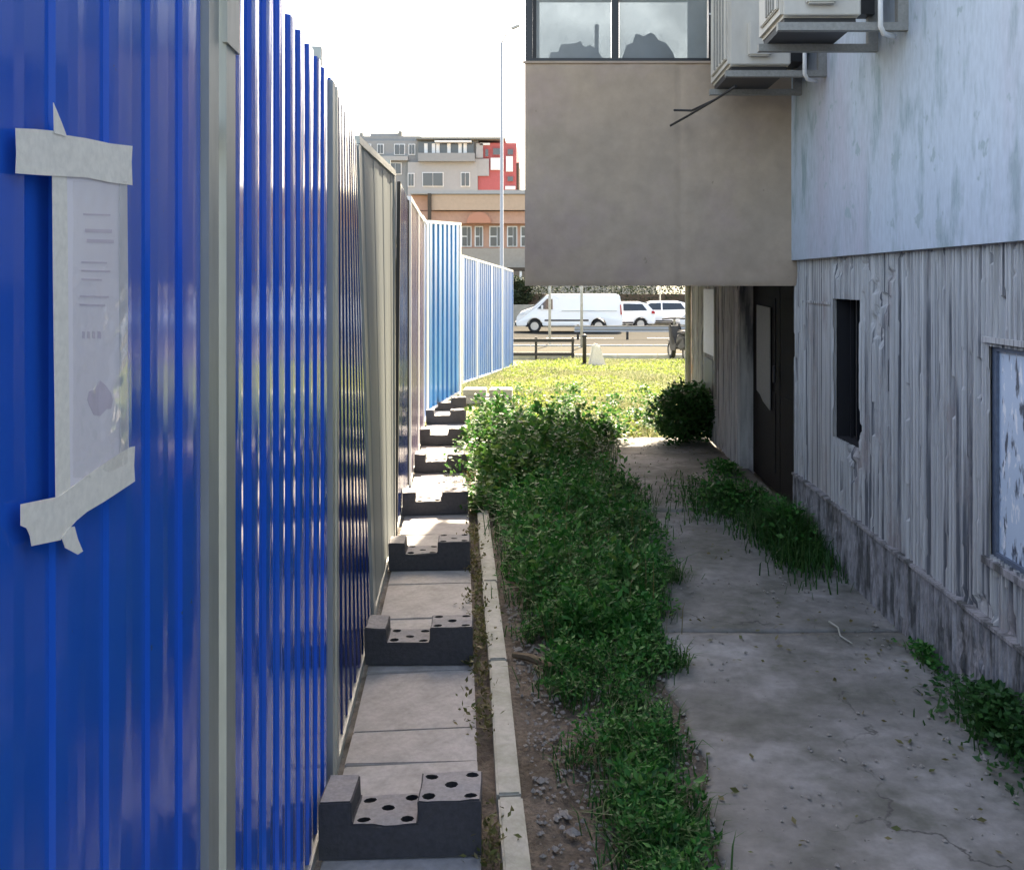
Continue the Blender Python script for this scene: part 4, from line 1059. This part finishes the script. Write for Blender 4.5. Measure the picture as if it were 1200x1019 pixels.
# street lamp and posts
lp = empty('street_lamp', ((588 - 640) / 1150 * 38, 38, zg(38))); tag(lp, 'tall thin grey street lamp rising above the hoarding into the sky', 'street lamp')
H = (330 - 50) / 1150 * 38 + EYE - zg(38)
MB().tube([(0, 0, -.05), (0, 0, .9), (0, 0, .95), (0, 0, H)], [.11, .11, .075, .055], 10).build('pole', M['polegrey'], lp, smooth=True)
MB().tube([(0, 0, H - .02), (.18, 0, H + .35), (.42, 0, H + .62)], .03, 8).build('arm', M['polegrey'], lp, smooth=True)
MB().prism([(.36, H + .58), (.66, H + .70), (.7, H + .62), (.42, H + .5)], -.11, .11, 'y').build('lamp_head', M['polegrey'], lp, bevel=.02)
def signpost(x, y, h, label):
    r = empty('post', (x, y, zg(y) + .02)); tag(r, label, 'post', 'thin pale posts along the road')
    MB().tube([(0, 0, -.05), (0, 0, h)], .045, 8).build('shaft', M['kerb'], r, smooth=True)
    MB().tube([(0, 0, 0), (0, 0, .03)], .11, 8).build('base_plate', M['polegrey'], r)
signpost(.12, 32.6, 3.2, 'thin pale post in front of the cab of the white van')
signpost(1.13, 31.2, 3.4, 'pale post in front of the cargo side of the white van')
signpost(6.6, 56.8, 4.5, 'pale post standing beyond the parked cars near the wall corner')

# walls, hedge and trees on the far side
gw = empty('garden_wall', (0, 58.5, zg(58))); tag(gw, 'low grey wall running behind the parked cars', 'wall')
for k in range(-5, 7):
    MB().box(k * 3.0, k * 3.0 + 2.9, -.1, .1, -.1, 1.15).build('wall_panel', M['garden'], gw)
    MB().box(k * 3.0 - .14, k * 3.0 + .04, -.16, .16, -.1, 1.3).build('pier', M['aptlight'], gw)
hg = empty('hedge', (4, 60.5, zg(60))); tag(hg, 'dark clipped hedge behind the low grey wall', 'hedge')
n = 14000
P = np.stack([rng.uniform(-16, 12, n), rng.uniform(-.6, .6, n), rng.uniform(0, 1, n) ** .6 * 2.7], 1); P[:, 2] *= .8 + .35 * vnoise(P[:, 0] * 1.2, P[:, 0] * 0, 121)
leaves('foliage', P, rng.uniform(.10, .22, n), M['treeleaf'], up=.5, aspect=.6, parent=hg)['kind'] = 'stuff'
MB().box(-16, 12, -.3, .3, 0, 1.75).build('dark_core', M['bark'], hg)  # solid dark box added inside so no bright gaps show through the leaves
def tree(x, y, h, r, label, seed):
    t = empty('tree', (x, y, zg(y))); tag(t, label, 'tree', 'trees beyond the road')
    th = h * .4; rs = random.Random(seed)
    mb = MB().tube([(0, 0, -.1), (.05, 0, th * .5), (0, .05, th), (.1, 0, h * .75)], [.16, .13, .1, .04], 8)
    for k in range(6):
        a = k * 1.05 + rs.random(); z = th * (.8 + .12 * k)
        mb.tube([(0, 0, z), (r * .4 * math.cos(a), r * .4 * math.sin(a), z + h * .12), (r * .75 * math.cos(a), r * .75 * math.sin(a), z + h * .22)], [.06, .04, .015], 5)
    mb.build('trunk', M['bark'], t)
    pts = []
    for k in range(16):
        a = rs.uniform(0, 6.28); q = math.sqrt(rs.random()) * r * .75; c = np.array([q * math.cos(a), q * math.sin(a), h * rs.uniform(.45, .92)])
        n = 330; d = unit(rng.normal(size=(n, 3))) * (rng.uniform(.2, 1, n) ** .5)[:, None] * r * rs.uniform(.3, .5)
        pts.append(c + d * [1, 1, .7])
    P = np.concatenate(pts)
    leaves('crown', P, rng.uniform(.12, .26, len(P)), M['treeleaf'], up=.4, aspect=.6, parent=t)
tree(-1.7, 60, 2.7, 1.1, 'small grey green tree behind the nose of the white van', 1)
tree(-9.5, 64, 4.0, 1.6, 'low tree standing behind the hoarding end', 2)
tree(10.5, 62, 4.6, 1.9, 'dark round tree behind the car by the wall corner', 3)

# orange shop building
OY = 80
def OX(px): return (px - 640) / 1150 * OY
def OZ(py): return EYE + (330 - py) / 1150 * OY
sb = empty('shop_building', (OX(475), OY, zg(80))); tag(sb, 'low orange and tan shop building below the apartment block', 'building')
def so(mb, name, m, parent=None):
    o = sb.location; mb.v = [(a - o.x, b - o.y, c - o.z) for a, b, c in mb.v]; return mb.build(name, m, parent or sb)
xl, xr = OX(478), 9.0
so(MB().box(xl, xr, OY, OY + 14, zg(80), OZ(291)), 'base_wall', M['shopwall'])
so(MB().box(xl, xr, OY + .5, OY + 14, OZ(291), OZ(262)), 'window_band', M['salmon'])
so(MB().box(xl - .2, xr, OY - .3, OY + 14, OZ(262), OZ(248)), 'lower_fascia', M['salmon'])
so(MB().box(OX(507), xr, OY - .8, OY + 14, OZ(247), OZ(229)), 'upper_fascia', M['tan'])
so(MB().box(OX(478), OX(507) - .02, OY - .1, OY + 14, OZ(247), OZ(229)), 'fascia_end', M['salmon'])
so(MB().box(OX(482), xr, OY - 1.0, OY + 13, OZ(228.5), OZ(224)), 'roof', M['aptlight'])
so(MB().box(OX(503), OX(507), OY - 1.05, OY - .82, OZ(262), OZ(228)), 'fascia_post', M['bark'])
aw = [(OX(562) + 1.0 * math.cos(t * math.pi / 8), OZ(262) + .9 * math.sin(t * math.pi / 8)) for t in range(9)]
so(MB().prism(aw, OY - .9, OY - .32, 'y'), 'arched_awning', M['orange'])
x = OX(540)
k = 0
while x < xr - 1.0:
    wdt = [.85, .7, 1.1][k % 3]
    f = so(MB().box(x, x + wdt, OY + .38, OY + .49, OZ(289), OZ(264.5)), 'window', M['aptwhite'])
    so(MB().box(x + .1, x + wdt * .55, OY + .33, OY + .37, OZ(288), OZ(277.5)), 'pane', M['farglass'], f)
    so(MB().box(x + .1, x + wdt * .55, OY + .33, OY + .37, OZ(276), OZ(266)), 'pane', M['farglass'], f)
    so(MB().box(x + wdt * .62, x + wdt - .08, OY + .33, OY + .37, OZ(288), OZ(266)), 'pane', M['farglass'], f)
    x += wdt + [.25, .5, .35][k % 3]; k += 1
# flat roofed entrance canopy at the building's street corner, on posts
so(MB().box(OX(596), OX(596) + 3.2, OY - 3, OY - .4, OZ(318), OZ(314)), 'canopy', M['bark'])
for q in (OX(600), OX(610)): so(MB().box(q, q + .18, OY - 2.9, OY - 2.7, zg(80), OZ(318)), 'canopy_post', M['aptwhite'])

# apartment block
AY = 110
def AX(px): return (px - 640) / 1150 * AY
def AZ(py): return EYE + (330 - py) / 1150 * AY
ab = empty('tower_block', (AX(500), AY, zg(100))); tag(ab, 'long grey apartment block with red and white checkered end', 'building')
def ao(mb, name, m, parent=None):
    o = ab.location; mb.v = [(a - o.x, b - o.y, c - o.z) for a, b, c in mb.v]; return mb.build(name, m, parent or ab)
ao(MB().box(AX(380), AX(560), AY + .6, AY + 14, zg(100), AZ(164)), 'wall', M['aptwall'])
ao(MB().box(AX(478), AX(560) - .03, AY, AY + .59, zg(100), AZ(190)), 'lower_wall', M['aptlight'])
ao(MB().box(AX(380), AX(492), AY + 1, AY + 12, AZ(163.9), AZ(158)), 'roof_storey', M['aptwall'])
ao(MB().box(AX(430), AX(466), AY + 2, AY + 9, AZ(157.9), AZ(153)), 'roof_hut', M['aptwall'])
ao(MB().box(AX(417), AX(421), AY + 2, AY + 3, AZ(157.9), AZ(152.5)), 'chimney', M['garden'])
ao(MB().box(AX(465), AX(469), AY + 1, AY + 1.9, AZ(157.9), AZ(152)), 'chimney', M['garden'])
ao(MB().box(AX(488), AX(592), AY - .6, AY + 14.2, AZ(163.8), AZ(161.6)), 'roof_slab', M['garden'])
ao(MB().box(AX(380), AX(478), AY - .1, AY + .59, AZ(188), AZ(183)), 'storey_band', M['aptlight'])
# balcony recess strip
bs = ao(MB().box(AX(490), AX(555), AY + .3, AY + .58, AZ(189), AZ(166)), 'balcony_recess', M['farglass'])
ao(MB().box(AX(491), AX(557), AY - .9, AY + .28, AZ(190), AZ(180.5)), 'balcony_front', M['aptwall'], bs)
for px in (497, 506, 511, 524, 537, 543): ao(MB().box(AX(px), AX(px + 4), AY + .1, AY + .28, AZ(180), AZ(168)), 'balcony_screen', M['aptwhite'], bs)
ao(MB().box(AX(510), AX(553), AY - .7, AY + .28, AZ(167.5), AZ(165.6)), 'sunblind', M['aptwhite'], bs)
for px0, px1, py0, py1 in ((495, 520, 202, 219), (540, 551, 202, 219), (478, 486, 203, 219), (441, 449, 168, 180), (461, 474, 168, 181), (478, 486, 168, 181), (420, 434, 168, 180), (425, 440, 190, 204), (455, 470, 190, 204)):
    y_ = AY if px0 > 477 and py0 > 190 else AY + .6
    f = ao(MB().box(AX(px0), AX(px1), y_ - .12, y_ - .01, AZ(py1), AZ(py0)), 'window', M['aptwhite'])
    m_ = (px0 + px1) / 2
    ao(MB().box(AX(px0 + 1), AX(m_ - .4), y_ - .2, y_ - .122, AZ(py1 - 1), AZ(py0 + 1)), 'pane', M['farglass'], f)
    ao(MB().box(AX(m_ + .4), AX(px1 - 1), y_ - .2, y_ - .122, AZ(py1 - 1), AZ(py0 + 1)), 'pane', M['farglass'], f)
# red and white end
ao(MB().box(AX(560), AX(605), AY + .4, AY + 14, zg(100), AZ(167)), 'end_wall', M['aptred'])
for px0, px1, py0, py1, m in ((562, 574, 167.5, 170, 'aptwhite'), (575, 590, 185, 199, 'aptwhite'), (593, 601, 183, 201, 'aptwhite'), (592, 604, 218, 222, 'aptwhite'), (557, 573, 186, 206, 'aptlight'), (558, 566, 168, 185, 'aptlight')):
    ao(MB().box(AX(px0), AX(px1), AY + .05, AY + .38, AZ(py1), AZ(py0)), 'white_panel', M[m])
for px0, px1, py0, py1 in ((577, 587, 173, 182), (594, 602, 174, 182), (568, 573, 174, 184), (594, 602, 206, 213)):
    f = ao(MB().box(AX(px0), AX(px1), AY + .2, AY + .38, AZ(py1), AZ(py0)), 'window', M['aptred'])
    ao(MB().box(AX(px0 + .8), AX(px1 - .8), AY + .12, AY + .19, AZ(py1 - .8), AZ(py0 + .8)), 'pane', M['farglass'], f)
ao(MB().box(AX(605), AX(608), AY + .5, AY + 10, AZ(221), AZ(190)), 'side_balcony', M['bark'])
